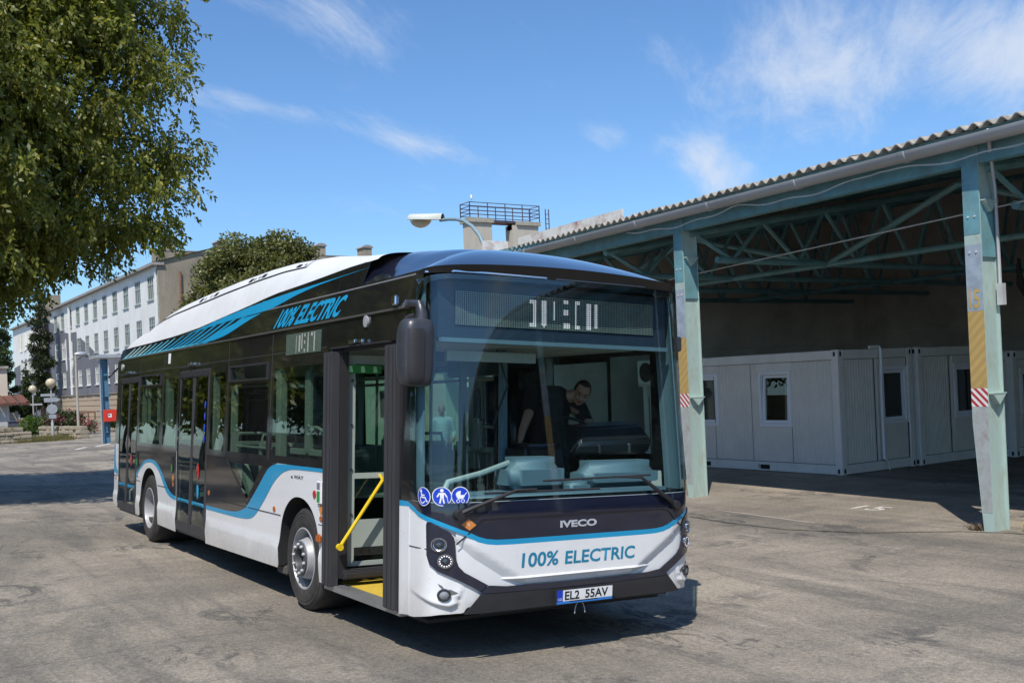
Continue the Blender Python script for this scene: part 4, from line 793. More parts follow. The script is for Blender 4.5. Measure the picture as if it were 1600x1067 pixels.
rail_run([(.85, .05), (-.05, .05), (-.05, -4.0), (.8, -4.0)]); rail_run([(.85, .05), (.85, -4.0)])
b = MB()
for y in (-4.42, -4.62): b.tube([(.3, y - .2, 8), (.3, y - .2, 10.9)], .03, 5)
for k in range(12): b.tube([(.3, -4.62, 8.0 + k * .24), (.3, -4.82, 8.0 + k * .24)], .018, 5)
b.build("ladder", M_RAIL, tw)
gl = thing("seagull", "white gull perched on the corner of the tower railing", "bird", (36.17, -20.78, 10.96)); M_GULL = mat("white_feathers", (.8, .8, .78), .8); 
gl.scale = (.7, .7, .62); b = MB(); b.lathe([(0, -.2), (.05, -.14), (.085, 0), (.07, .1), (.05, .15), (.05, .2), (.045, .24), (0, .27)], (0, 0, .06), 'Z', 10); b.add([(.0, 0, .3), (-.1, .0, .31), (0, .02, .33), (0, -.02, .33)], [(0, 1, 2), (0, 3, 1), (1, 3, 2)]); b.build("body", M_GULL, gl, smooth=60); b = MB(); b.tube([(0, .02, -.08), (0, .02, .0)], .008, 4); b.tube([(0, -.02, -.08), (0, -.02, .0)], .008, 4); b.build("leg", C_TEAL, gl)

# ================================================================== ROADSIDE TREES ON THE DOOR SIDE (mirrored in the bus's windows and black panels), others added behind the camera to darken the windscreen's reflection
pts_ = [(6, 17, 1.0), (13.5, 20, 1.0), (21, 18.5, 1.15), (29, 21, 1.1), (37, 18, 1.2), (46, 20, 1.2), (56, 17, 1.15), (34, 9.5, .8), (46, 10.5, .85), (60, 12, .9), (75, 13, 1), (95, 14, 1.1), (-30, -9, .6), (-36, -16, .7), (-40, -24, .75), (-34, -30, .7), (-44, -6, .75), (-30, 3, .6), (-38, -11, .7), (-42, -18, .8)]
bl_ = []; tb = MB()
for x_, y_, s_ in pts_:
    bl_ += [(x_ + s_ * p[0], y_ + s_ * p[1], s_ * p[2]) + tuple(s_ * q for q in p[3:]) for p in ((0, 0, 6.2, 3.6, 3.4, 2.6), (2.2, .4, 4.8, 2.4, 2.4, 1.8), (-2.2, -.4, 4.9, 2.4, 2.4, 1.8), (0, -1.4, 3.9, 2.2, 2, 1.3), (.4, 0, 8.6, 2.4, 2.4, 1.7))]
    limb(tb, [(x_, y_, -.2), (x_ + .1, y_, 1.5), (x_, y_ + .1, 3.2), (x_ + .1, y_, 6)], .32, .12, 9)
tbt = crown("tree_belt", bl_, 150000, .36, .11, L_BIG, None, droop=.5, clumps=40, spread=.34, fill=.3, kind='stuff')
tbt["label"] = "belt of broad trees outside the picture, partly added to darken reflections"
tag(tb.build("tree_trunks", M_BARK, smooth=50), kind='stuff')
gwl = MB(); gwl.bx(2, 75, 23, 23.5, -.1, 3.2); tag(gwl.build("boundary_wall", M_STONE), "long stone boundary wall behind the roadside trees on the door side", "wall")
# ================================================================== BUS  (bus frame: X to the rear, Y to the door side, Z up)
TH = 0.057
bus = thing("city_bus", "white and black electric city bus with blue stripes and its front door open", "bus", (0, 1.24 - 1.24 * cos(TH), -1.24 * sin(TH)), (TH, 0, 0))
B_WHT = mat("silver_white_paint", (0.76, 0.76, 0.76), 0.28, metal=0.0, var=0.03, scale=1.5, coat=0.7, dirt=(.60, .58, .54), dirt_amt=.25, dirt_scale=1.2, zdirt=(-.02, .30, (.36, .32, .27), .5))
B_BLK = mat("gloss_black_paint", (0.010, 0.010, 0.012), 0.13, var=0.1, coat=0.6, dirt=(.035, .03, .026), dirt_amt=.5, dirt_scale=1.5, zdirt=(.1, .75, (.10, .09, .075), .3))
B_NAVY = mat("gloss_navy_paint", (0.010, 0.013, 0.030), 0.09, var=0.1, coat=1.0)
B_BLUE = mat("blue_vinyl", (0.012, 0.29, 0.52), 0.3, var=0.03, coat=0.3); B_BLU2 = mat("pale_blue_vinyl", (0.10, 0.42, 0.55), 0.3, var=0.03); B_BLU3 = mat("pale_green_vinyl", (0.33, 0.52, 0.50), 0.3, var=0.03)
B_ROOF = mat("matt_white_fairing", (0.70, 0.71, 0.72), 0.45, var=0.04, scale=1.2, dirt=(.5, .49, .46), dirt_amt=.35, dirt_scale=1.5)
B_RUB = mat("black_rubber_trim", (0.022, 0.021, 0.023), 0.6, var=0.15, scale=6); B_RUBL = mat("grey_rubber_edge", (0.042, 0.041, 0.045), 0.6, var=0.2, scale=5, stretch=(4, 4, .4))
B_TYRE = mat("tyre_rubber", (0.028, 0.026, 0.025), 0.8, var=0.2, scale=5, dirt=(.10, .085, .07), dirt_amt=.6, dirt_scale=3)
B_RIM = mat("silver_wheel_paint", (0.42, 0.42, 0.43), 0.45, metal=0.25, var=0.08, scale=6, dirt=(.16, .13, .1), dirt_amt=.45, dirt_scale=5)
B_HUB = mat("dark_hub_steel", (0.10, 0.10, 0.105), 0.5, metal=0.4, var=0.2, scale=8); B_NUT = mat("pale_nut_cap", (.42, .42, .43), .4)
B_GREY = mat("sage_grey_plastic", (0.36, 0.41, 0.38), 0.5, var=0.05); B_DASH = mat("grey_blue_dash_plastic", (0.13, 0.20, 0.235), 0.5, var=0.06, bump=.05, bscale=90); B_DASHD = mat("black_dash_plastic", (0.014, 0.016, 0.019), 0.3, var=0.1)
B_SEAT = mat("dark_patterned_seat_cloth", (0.02, 0.035, 0.07), 0.9, var=0.6, scale=25); B_YEL = mat("yellow_rail_paint", (0.72, 0.50, 0.015), 0.35, var=0.05); B_FLR = mat("speckled_dark_floor", (0.05, 0.052, 0.055), 0.8, var=0.5, scale=60); B_YFL = mat("yellow_floor_vinyl", (0.60, 0.42, 0.05), 0.6, var=0.1, scale=12)
B_AMB = mat("amber_lens", (0.42, 0.10, 0.012), 0.2, var=0.1, coat=.5); B_REDL = mat("red_lens", (0.45, 0.02, 0.02), 0.2, coat=.5); B_ORG = mat("orange_sticker", (0.62, 0.22, 0.05), 0.5); B_SBLU = mat("blue_sticker", (0.01, 0.05, 0.50), 0.35); B_SWH = mat("white_print", (0.78, 0.78, 0.78), 0.5); B_GRN = mat("green_sticker", (0.03, 0.24, 0.05), 0.5); B_TXTB = mat("blue_lettering", (0.015, 0.21, 0.34), 0.35)
B_CHR = mat("bright_metal", (0.72, 0.72, 0.74), 0.15, metal=1.0, var=0.03); B_CEIL = mat("pale_ceiling", (.45, .47, .46), .7); B_UND = mat("underbody", (.02, .02, .02), .8)
G_WS = glass("windscreen_glass", (0.875, 0.95, 0.955), boost=1.0); G_SIDE = glass("side_tinted_glass", (0.68, 0.755, 0.71), boost=1.0); G_DOOR = glass("door_glass", (0.68, 0.765, 0.72), boost=1.0); G_CLR = glass("clear_lens", (.95, .97, .98))
def yside(z):
    if z < .545: return 1.272 + .020 * (z - .28) / .265
    if z < .60: return 1.292 - .020 * (z - .545) / .055
    return 1.272 if z < 1.35 else 1.272 - .035 * (z - 1.35)
SR = lambda u, v, o: (u, yside(v) + o, v)
SLf = lambda u, v, o: (u, -yside(v) - o, v)
LEAN = lambda u, v, o: (u, 1.236 - .35 * (v - 2.69) + o, v + o * .35)
LEANL = lambda u, v, o: (u, -(1.236 - .35 * (v - 2.69)) - o, v + o * .35)
# plan curve of the front
_N, _D, _W = 2 / 6, .46, 1.268
_a = np.linspace(0, pi / 2, 3001); _y = _W * np.sin(_a) ** _N; _x = _D * (1 - np.cos(_a) ** _N); _s = np.concatenate([[0], np.cumsum(np.hypot(np.diff(_y), np.diff(_x)))]); SM = float(_s[-1])
def plan(s): t = min(abs(s), SM); return float(np.interp(t, _s, _x)), float(np.interp(t, _s, _y))
def FM(s, z, o=0.0):
    x, y = plan(s); x1, y1 = plan(abs(s) + .004); x0, y0 = plan(max(0, abs(s) - .004)); tx, ty = x1 - x0, y1 - y0; L_ = math.hypot(tx, ty) or 1; nx, ny = -ty / L_, tx / L_
    if abs(s) < 1e-6: nx, ny = -1, 0
    k = (1.275 - .035 * max(0, z - 1.35)) / 1.275; sg = 1 if s >= 0 else -1
    xb = -.238 + .065 * max(0, z - 1.1) + (.05 * max(0, .46 - z))
    return (xb + x + nx * o, sg * (y * k + ny * o), z)
mir = lambda P: [(-s, z) for s, z in P][::-1]
TOPR = [(9.728, 0.903), (9.249, 0.923), (9.1, 0.992), (8.982, 1.047), (8.836, 1.11), (8.691, 1.155), (8.519, 1.182), (8.349, 1.192), (8.125, 1.184), (7.96, 1.154), (7.796, 1.095), (7.633, 1.004), (7.473, 0.909), (7.368, 0.857), (7.265, 0.806), (7.115, 0.771), (6.95, 0.758)]
BOTR = [(9.2, 0.870), (9.126, 0.934), (8.979, 1.012), (8.833, 1.075), (8.688, 1.117), (8.516, 1.14), (8.346, 1.147), (8.177, 1.138), (8.011, 1.105), (7.873, 1.052), (7.735, 0.973), (7.6, 0.889), (7.519, 0.828), (7.414, 0.777), (7.286, 0.741), (7.136, 0.719), (6.95, 0.71)]
TOPF = [(5.57, 0.748), (5.1, 0.75), (4.843, 0.75), (4.643, 0.753), (4.448, 0.764), (4.297, 0.783), (4.15, 0.815), (4.05, 0.852), (3.937, 0.918), (3.767, 1.032), (3.6, 1.144), (3.47, 1.234), (3.405, 1.276), (3.309, 1.314), (3.214, 1.335), (3.12, 1.346), (2.966, 1.351), (2.385, 1.353), (1.9, 1.354)]
BOTF = [(5.57, 0.703), (5.1, 0.705), (4.841, 0.705), (4.601, 0.705), (4.37, 0.708), (4.183, 0.713), (4.037, 0.721), (3.895, 0.74), (3.791, 0.775), (3.69, 0.829), (3.59, 0.893), (3.46, 0.98), (3.333, 1.077), (3.208, 1.161), (3.084, 1.222), (2.993, 1.258), (2.902, 1.284), (2.784, 1.304), (2.667, 1.313), (2.495, 1.318), (1.9, 1.322)]
archF = [(1.985, .62), (2.05, .82), (2.16, .95), (2.32, 1.035), (2.5, 1.062), (2.68, 1.045), (2.85, .96), (2.97, .82), (3.03, .62), (3.045, .36)]
archR = [(7.88, .62), (7.93, .80), (8.04, .95), (8.2, 1.04), (8.4, 1.07), (8.6, 1.04), (8.76, .95), (8.88, .80), (8.93, .62), (8.94, .36)]
def soften(P, k=2):
    for _ in range(k): P = [P[0]] + [tuple(a * t + c * (1 - t) for a, c in zip(p, q)) for p, q in zip(P[:-1], P[1:]) for t in (.75, .25)] + [P[-1]]
    return P
archF, archR, TOPF, BOTF, TOPR, BOTR = soften(archF), soften(archR), soften(TOPF, 1), soften(BOTF, 1), soften(TOPR, 1), soften(BOTR, 1)
tri = [(3.58, 1.302), (4.70, 1.302), (4.06, .925)]
segA = [(1.9, .33), (1.975, .33)] + archF + [(3.07, .325), (5.57, .295), (5.57, 1.352), (1.9, 1.352)]
segB = [(6.95, .30), (7.87, .31), (7.88, .36)] + archR + [(9.0, .335), (9.2, .34), (9.2, 1.352), (6.95, 1.352)]
segC = [(10.47, .37), (10.74, .385), (10.74, 1.352), (10.47, 1.352)]
segD = [(.2, .33), (.365, .31), (.365, 1.142), (.2, 1.148)]
ridge = (.545, .60)
for F_, left in ((SR, False), (SLf, True)):
    if not left:
        sheet("side_panel", segA, F_, B_WHT, bus, [[(3.53, 1.325), (4.765, 1.325), (4.06, .893)]], .004, .14, 25, ridge); sheet("side_panel", segB, F_, B_WHT, bus, (), .004, .14, 25, ridge); sheet("side_panel", segC, F_, B_WHT, bus, (), .004, .1, 25, ridge); sheet("side_panel", segD, lambda u, v, o: (u, 1.272 + o, v), B_WHT, bus, (), .004, .1, 25, ridge); sheet("blue_stripe", [(.2, 1.149), (.365, 1.143), (.365, 1.187), (.2, 1.187)], lambda u, v, o: (u, 1.272 + o, v), B_BLUE, bus, (), .004)
        sheet("black_panel", [p for p in TOPF if p[0] > 3.15] + [(3.12, 1.356), (5.57, 1.356)], lambda u, v, o: F_(u, v, o + .004), B_BLK, bus, [tri], .003, .14)
        sheet("black_panel", [(9.2, .95)] + [p for p in TOPR if p[0] < 9.15] + [(6.95, 1.356), (9.2, 1.356)], lambda u, v, o: F_(u, v, o + .004), B_BLK, bus, (), .003, .14)
        sheet("blue_stripe", TOPF + BOTF[::-1], lambda u, v, o: F_(u, v, o + .0045), B_BLUE, bus, (), .003, .14, 25, ridge)
        sheet("blue_stripe", [(9.2, .95)] + [p for p in TOPR if p[0] < 9.15] + BOTR[::-1], lambda u, v, o: F_(u, v, o + .0045), B_BLUE, bus, (), .003, .14)
        sheet("blue_stripe", [(10.47, .93), (10.6, .99), (10.66, 1.2), (10.67, 1.35), (10.74, 1.35), (10.74, .9), (10.47, .86)], lambda u, v, o: F_(u, v, o + .0045), B_BLUE, bus)
        sheet("panel_seam", [(1.9, .842), (2.02, .842), (2.02, .849), (1.9, .849)], lambda u, v, o: F_(u, v, o + .004), M_BLK, bus, (), .002)
        for a, c in ((3.0, 4.0), (4.05, 5.57), (6.95, 7.45), (7.5, 7.9), (8.93, 9.2), (10.47, 10.74)): sheet("panel_seam", rect(a, c, .842, .849), lambda u, v, o: F_(u, v, o + .0075), M_BLK, bus, (), .002)
        sheet("corner_window", [(3.6, 1.296), (4.68, 1.296), (4.06, .94)], lambda u, v, o: F_(u, v, o), G_SIDE, bus, (), .005)
        sheet("window_trim", [(4.78, 1.35), (4.80, 1.35), (4.06, .872), (4.04, .872)], lambda u, v, o: F_(u, v, o + .0075), B_RUB, bus, (), .002); sheet("window_trim", [(3.44, 1.35), (3.46, 1.35), (4.06, .872), (4.04, .872)][::-1], lambda u, v, o: F_(u, v, o + .0075), B_RUB, bus, (), .002)
    else:
        sheet("side_panel", [(.21, .31), (1.975, .33)] + archF + [(3.07, .325), (7.87, .30), (7.88, .36)] + archR + [(9.0, .335), (10.74, .38), (10.74, 1.352), (.21, 1.352)], F_, B_WHT, bus, (), .004, .3, 25, ridge)
# window band of black framed glass
NOTCH = [(10.74, 1.356), (10.47, 1.356), (10.47, 2.40), (9.22, 2.40), (9.22, 1.356), (6.95, 1.356), (6.95, 2.42), (5.58, 2.42), (5.58, 1.356), (1.9, 1.356), (1.9, 2.44), (.42, 2.44), (.365, 2.44), (.365, 1.188), (.2, 1.188), (.2, 2.685), (10.74, 2.685)]
WIN = [(1.97, 3.33, 1.43, 2.31), (3.48, 4.79, 1.42, 2.17), (4.95, 5.5, 1.42, 2.33), (7.04, 7.74, 1.41, 2.32), (7.88, 9.12, 1.41, 2.2)]
HOP = [(3.48, 4.79, 2.20, 2.385), (7.88, 9.12, 2.23, 2.40)]
sheet("window_frame", NOTCH, SR, B_BLK, bus, [rect(*w) for w in WIN + HOP], .004, .2)
LW = [(1.0, 1.9, 1.55, 2.36), (2.1, 3.4, 1.42, 2.36), (3.5, 4.9, 1.42, 2.36), (5.0, 6.6, 1.42, 2.36), (6.7, 8.1, 1.42, 2.36), (8.2, 9.6, 1.42, 2.36)]
DW = (.36, .95, 1.5, 2.40)
sheet("window_frame", rect(.2, 10.74, 1.356, 2.685), SLf, B_BLK, bus, [rect(*w) for w in LW + [DW]], .004, .3)
for w in WIN: sheet("window_pane", rect(*w), lambda u, v, o: SR(u, v, o - .002), G_SIDE, bus, (), .004, .3)
for w in LW + [DW]: sheet("window_pane", rect(*w), lambda u, v, o: SLf(u, v, o - .002), G_SIDE, bus, (), .004, .4)
for w in HOP:
    f_ = sheet("hopper_window", rect(*w), lambda u, v, o: SR(u, v, o + .004), B_RUB, bus, [rect(w[0] + .04, w[1] - .04, w[2] + .025, w[3] - .02)], .02)
    sheet("pane", rect(w[0] + .04, w[1] - .04, w[2] + .025, w[3] - .02), lambda u, v, o: SR(u, v, o - .03 + .12 * (v - w[2])), G_SIDE, f_, (), .004)
    b = MB(); b.bx(w[0] + .03, w[1] - .03, 1.262, 1.268, w[2] + .01, w[2] + .018); b.build("sill_bar", B_CHR, f_)
for x in (3.405, 4.87, 7.81, 9.2): sheet("frame_seam", rect(x - .006, x + .006, 1.37, 2.66), lambda u, v, o: SR(u, v, o + .004), mat("seam_grey", (.05, .05, .05), .5), bus, (), .001)
sheet("header_seam", rect(1.95, 10.7, 2.455, 2.461), lambda u, v, o: SR(u, v, o + .004), mat("seam_grey", (.05, .05, .05), .5), bus, (), .001)
b = MB(); b.bx(.3, 10.72, 1.228, 1.246, 2.684, 2.70); b.build("gutter_strip", mat("grey_gutter_metal", (.20, .19, .18), .35, metal=.6), bus)
# side destination display
def led_panel(name, fn, w, h, cols, rows, lit, parent, base, dim, m_lit, m_dim, r=.3):
    p = sheet(name, rect(-w / 2, w / 2, -h / 2, h / 2), fn, base, parent, (), .004)
    for nm, m, sel in (("led_dots", m_dim, False), ("lit_leds", m_lit, True)):
        b = MB(); q = r * (1.3 if sel else 1)
        for i in range(cols):
            for j in range(rows):
                if ((i, j) in lit) != sel: continue
                u, v = (-.5 + (i + .5) / cols) * w, (-.5 + (j + .5) / rows) * h; a, c = w / cols * q, h / rows * q
                b.add([fn(u - a, v - c, .006), fn(u + a, v - c, .006), fn(u + a, v + c, .006), fn(u - a, v + c, .006)], [(0, 1, 2, 3)])
        tag(b.build(nm, m, p, recalc=False), kind='stuff')
    return p
LEDW = mat("lit_led", (.8, .75, .75), .5, emit=(1, .86, .88, .5)); LEDD = mat("faint_led", (.34, .38, .31), .5, var=.2, emit=(.8, .95, .8, .02)); LEDG = mat("side_led", (.16, .23, .16), .5, emit=(.8, 1, .8, .02)); PNL = mat("display_board", (.016, .022, .030), .4)  # unlit dots carry a faint glow of their own
def cols_lit(spec, cols, rows):
    s_ = set()
    for u0, u1, v0, v1 in spec:
        for i in range(cols):
            for j in range(rows):
                if u0 <= (i + .5) / cols <= u1 and v0 <= (j + .5) / rows <= v1: s_.add((i, j))
    return s_
SPEC = [(.366, .378, .08, .86), (.35, .366, .08, .2), (.35, .366, .74, .86), (.406, .432, .12, .86), (.414, .42, .06, .14), (.466, .474, .28, .90), (.52, .545, .80, .93), (.52, .54, .48, .62), (.52, .548, .08, .22), (.575, .588, .08, .92), (.588, .604, .08, .2), (.588, .604, .82, .92), (.637, .66, .08, .90), (.682, .692, .14, .86)]
# ---- front: shell, panels, lamps
zs_lip = .36
def foff(s, z):
    """relief of the lower front: raised centre panel with falling flanks, smile crease on the corners"""
    return 0.0
def shell_z(s): return .372 + .01 * (1 - abs(s) / SM)
def smile(s):
    s = abs(s); return float(np.interp(s, [1.0, 1.066, 1.084, 1.138, 1.212, 1.336, 1.472, 1.6], [.60, .534, .466, .441, .457, .49, .516, .54]))
def FBASE(s, z, o):
    k = 0.0; a = abs(s)
    if a > 1.03:
        dz = z - smile(s); k = .020 * math.exp(-max(0, dz) / .05) if dz > 0 else .020 * max(0, 1 + dz / .03) - .010 * min(1, -dz / .03)
        k *= min(1, (a - 1.03) / .05) * min(1, max(0, (SM - .02 - a) / .38))
    return FM(s, z, o + k)
LAMP = [(1.305, 1.056), (1.273, 1.057), (1.142, .985), (1.109, .942), (1.103, .889), (1.097, .794), (1.075, .73), (1.031, .685), (.838, .577), (.895, .53), (.951, .564), (1.107, .646), (1.225, .699), (1.283, .749), (1.307, .811), (1.312, 1.034)]
def shell(u, v):
    s = SM * (2 * u - 1); z0 = float(np.interp(abs(s), [0, 1.0, 1.03, 1.21, 1.5, 1.7], [.425, .425, .383, .376, .325, .315])); return FBASE(s, z0 + (1.2 - z0) * v, 0.003)
b = MB(); b.grid(shell, 150, 90); b.build("front_shell", B_WHT, bus, smooth=60, recalc=False)
CP = [(1.098, .905), (1.09, .794), (1.07, .735), (1.025, .69), (.833, .581), (.685, .566), (.283, .561)]
blueB = [(1.098, .984), (1.055, .967), (.999, .939), (.93, .904), (.858, .884), (.773, .874), (.636, .871)]
CPo = CP + mir(CP) + [(-s, z) for s, z in blueB] + blueB[::-1]
def FCEN(s, z, o):
    a = abs(s); zl = .908 - (1.03 - a) * .62; k = .028                     # flank crease from the lamp down to the middle
    d = (zl - z)
    if a > .52 and d > 0: k -= .42 * d
    k -= .10 * max(0, a - .95)
    if z < .625: k += .012 * max(0, 1 - abs(z - .612) / .014) * (1 if a < .85 else max(0, 1 - (a - .85) / .1))
    if z < .600: k -= .45 * (.600 - z)
    return FM(s, z, o + max(k, -.03) + .004)
sheet("front_flap", CPo, FCEN, B_WHT, bus, (), .004, .022, 30, (.598, .612, .626))
blueT = [(SM, 1.189), (1.58, 1.182), (1.494, 1.155), (1.437, 1.126), (1.274, 1.085), (1.184, 1.052), (1.11, 1.022), (1.055, .999), (.988, .974), (.93, .946), (.859, .924), (.774, .914), (.636, .911), (.284, .911), (0, .911)]
blueL = [(SM, 1.148), (1.58, 1.142), (1.496, 1.115), (1.438, 1.088), (1.273, 1.050), (1.184, 1.020), (1.109, .990), (1.055, .967), (.999, .939), (.93, .904), (.858, .884), (.773, .874), (.636, .871), (.284, .871), (0, .872)]
bt = blueT + mir(blueT)[1:]; blw = blueL + mir(blueL)[1:]
sheet("front_stripe", bt + blw[::-1], lambda s, z, o: FM(s, z, o + .033 * min(1, max(.12, (1.25 - abs(s)) / .15))), B_BLUE, bus, (), .003, .05)
hood = bt + [(-SM * k / 12, 1.197) for k in range(12, 0, -1)] + [(SM * k / 12, 1.197) for k in range(0, 13)]
sheet("hood_panel", hood, lambda s, z, o: FM(s, z, o + .028 * min(1, max(.12, (1.25 - abs(s)) / .15))), B_NAVY, bus, (), .005, .05)
def line(pts, w, fn, m, nm, off=.034):
    P = [Vector(p) for p in pts]; L_, R_ = [], []
    for i, p in enumerate(P):
        t = (P[min(i + 1, len(P) - 1)] - P[max(i - 1, 0)]).normalized(); n_ = Vector((-t.y, t.x)) * w / 2; L_.append(p + n_); R_.append(p - n_)
    b = MB(); b.add([fn(p.x, p.y, off) for p in L_ + R_], [(i, i + 1, i + 1 + len(P), i + len(P)) for i in range(len(P) - 1)]); return b.build(nm, m, bus, recalc=False)
flap = [(1.098, .894), (.976, .991), (.93, 1.04), (.90, 1.06), (.872, 1.067), (.6, 1.07), (.285, 1.071), (0, 1.072)]; flap = flap + mir(flap)[1:]
line(flap, .012, FM, M_BLK, "flap_seam", .0372); line([(SM * k / 20, 1.10 + .0 * k) for k in range(-14, 15)], .004, FM, M_BLK, "hood_crease", .0345)
for sg in (1, -1):
    line([(sg * SM, .852), (sg * 1.45, .852), (sg * 1.318, .852)], .007, FM, M_BLK, "bumper_seam", .0065)
# bumper
BP = [(.838, .577), (.895, .53), (1.036, .380), (1.0, .378), (.3, .380)]
sheet("bumper", BP + [(0, .379)] + mir(BP) + [(-.685, .560), (-.283, .553), (0, .552), (.283, .553), (.685, .560)], lambda s, z, o: FM(s, z, o + .012 + (.02 if z < .53 else .012)), B_RUB, bus, (), .008, .05)
BT = [(.84, .574), (.9, .53), (.862, .522), (.28, .512), (0, .511)]
sheet("bumper_trim", BT + mir(BT)[1:] + [(-.685, .558), (-.283, .551), (0, .55), (.283, .551), (.685, .558)], lambda s, z, o: FM(s, z, o + .038), B_NAVY, bus, (), .004, .05)
DRL = mat("white_led_ring", (.9, .85, .85), .4, emit=(1, .86, .9, .7)); REFL = mat("lamp_reflector", (.55, .56, .58), .18, metal=1.0)
for sg in (1, -1):
    LP = LAMP if sg > 0 else mir(LAMP)
    hl = sheet("headlamp", LP, lambda s, z, o: FM(s, z, o + .012), B_NAVY, bus, (), .010, .04)
    for (s0, z0, r_, drl) in ((1.213, .893, .046, False), (1.170, .773, .046, True)):
        f2 = lambda u, v, o, s0=s0, z0=z0: FM(sg * s0 + u, z0 + v, o + .022)
        b = MB(); n = 24
        def ring(prof, m, nm, n=24):
            b = MB(); b.add([f2(r * cos(2 * pi * k / n), r * sin(2 * pi * k / n), h) for r, h in prof for k in range(n)], [(i * n + k, i * n + (k + 1) % n, (i + 1) * n + (k + 1) % n, (i + 1) * n + k) for i in range(len(prof) - 1) for k in range(n)]); return b.build(nm, m, hl, smooth=40)
        ring([(r_ * 1.15, .0), (r_ * 1.12, .014), (r_ * .98, .014), (r_ * .92, .002)], REFL, "bezel"); ring([(r_ * .92, .002), (r_ * .7, -.004), (r_ * .45, -.006)], REFL if not drl else B_BLK, "reflector")
        ring([(r_ * .45, -.004), (r_ * .42, .008), (r_ * .3, .016), (.0005, .019)], mat("projector_lens", (.05, .06, .07), .05, coat=1), "projector")
        if drl:
            for k in range(14):
                a = 2 * pi * k / 14; b = MB(); b.add([f2(r_ * .82 * cos(a) + q * .005 * cos(t), r_ * .82 * sin(a) + .005 * sin(t), .012) for q in (1,) for t in [2 * pi * j / 6 for j in range(6)]], [tuple(range(6))]); b.build("led", DRL, hl, recalc=False)
        ring([(r_ * 1.02, .012), (r_ * .8, .022), (r_ * .4, .028), (.0005, .03)], G_CLR, "lens")
    fg = None
    f3 = lambda u, v, o: FM(sg * 1.178 + u, .525 + v, o + .012)
    def ring3(prof, m, nm, par, n=20):
        b = MB(); b.add([f3(r * cos(2 * pi * k / n), r * sin(2 * pi * k / n), h) for r, h in prof for k in range(n)], [(i * n + k, i * n + (k + 1) % n, (i + 1) * n + (k + 1) % n, (i + 1) * n + k) for i in range(len(prof) - 1) for k in range(n)]); return b.build(nm, m, par, smooth=40)
    fg = ring3([(.047, -.02), (.047, .016), (.038, .02), (.034, .008), (.0005, .006)], B_BLK, "fog_lamp", bus); ring3([(.033, .008), (.02, .016), (.0005, .019)], mat("fog_lens", (.25, .26, .27), .08, coat=1), "lens", fg)
    FIN_SHADE = [(1.295, .643), (1.213, .60), (1.074, .535), (1.128, .522), (1.2, .575)]
    sheet("bumper_shade", [(sg * s, z) for s, z in FIN_SHADE][::sg], lambda s, z, o: FBASE(s, z, o + .005), mat("painted_bumper_shade", (.12, .12, .12), .6), bus, (), .001)  # thin dark sheet paints the shade beside the fog lamp
# number plate
pz = lambda u, v, o: (-.292 - o - .06 * (v), u, v)
npl = sheet("number_plate", rect(-.277, .277, .388, .502), pz, B_RUB, bus, (), .012)
sheet("plate_face", rect(-.268, .212, .412, .497), lambda u, v, o: pz(u, v, o + .012), B_SWH, npl, (), .003); sheet("plate_band", rect(.214, .268, .412, .497), lambda u, v, o: pz(u, v, o + .012), B_SBLU, npl, (), .003)
sheet("plate_frame_strip", [(-.268, .392), (.268, .392), (.268, .4105), (.16, .4105), (.14, .402), (-.12, .402), (-.14, .4105), (-.268, .4105)], lambda u, v, o: pz(u, v, o + .012), mat("bright_blue_print", (.03, .2, .6), .4), npl, (), .003)
PT = lambda u, v, o: pz(-u, v, .0155 + o)
lettering("plate_characters", "EL2", PT, -.195, -.055, .420, .488, M_BLK, npl, .025, 0, .0005); lettering("plate_characters", "55AV", PT, .0, .225, .420, .488, M_BLK, npl, .025, 0, .0005); lettering("country_code", "CZ", PT, -.26, -.222, .42, .437, B_SWH, npl, .02, 0, .0005)
b = MB(); b.tube([(-.29, .02 + .05 * sin(t), .39 - .09 * (1 - abs(cos(t)))) for t in [pi * k / 8 - pi / 2 for k in range(9)]], .004, 4); b.build("tow_cord", B_NUT, bus)
lettering("front_lettering", "100%", lambda u, v, o: FCEN(-u, v, o), -.553, -.214, .688, .80, B_TXTB, bus, .022, .01, .006); lettering("front_lettering", "ELECTRIC", lambda u, v, o: FCEN(-u, v, o), -.15, .545, .688, .79, B_TXTB, bus, .022, .01, .006)
lettering("maker_lettering", "IVECO", lambda u, v, o: FM(-u, v, o + .034), -.2, .158, .972, 1.028, mat("satin_badge", (.55, .57, .62), .3, metal=.25), bus, .045, .0, .004)
# warning diamond, round stickers
dm = sheet("warning_sticker", [(1.005, 1.079), (1.061, 1.039), (.999, .994), (.945, 1.032)], lambda s, z, o: FM(s, z, o + .034), B_ORG, bus, (), .001); b = MB(); b.add([FM(s, z, .0365) for s, z in ((1.008, 1.055), (.998, 1.036), (1.004, 1.036), (.998, 1.018), (1.012, 1.04), (1.005, 1.04))], [(0, 1, 2, 5), (2, 3, 4)]); b.build("bolt_mark", B_SWH, dm, recalc=False)
def sticker(s0, z0, shapes, nm):
    f4 = lambda u, v, o: FM(s0 - u, z0 + v, o + .016)
    p = sheet(nm, circle(0, 0, .070, 28), f4, B_SWH, bus, (), .0006); sheet("disc", circle(0, 0, .064, 28), lambda u, v, o: f4(u, v, o + .0008), B_SBLU, p, (), .0006)
    b = MB()
    for poly in shapes: b.add([f4(u, v, .0022) for u, v in poly], [tuple(range(len(poly)))])
    b.build("pictogram", B_SWH, p, recalc=False)
def seg2(p, q, w): a, c = Vector(p), Vector(q); t = (c - a).normalized(); n_ = Vector((-t.y, t.x)) * w / 2; return [tuple(a + n_), tuple(c + n_), tuple(c - n_), tuple(a - n_)]
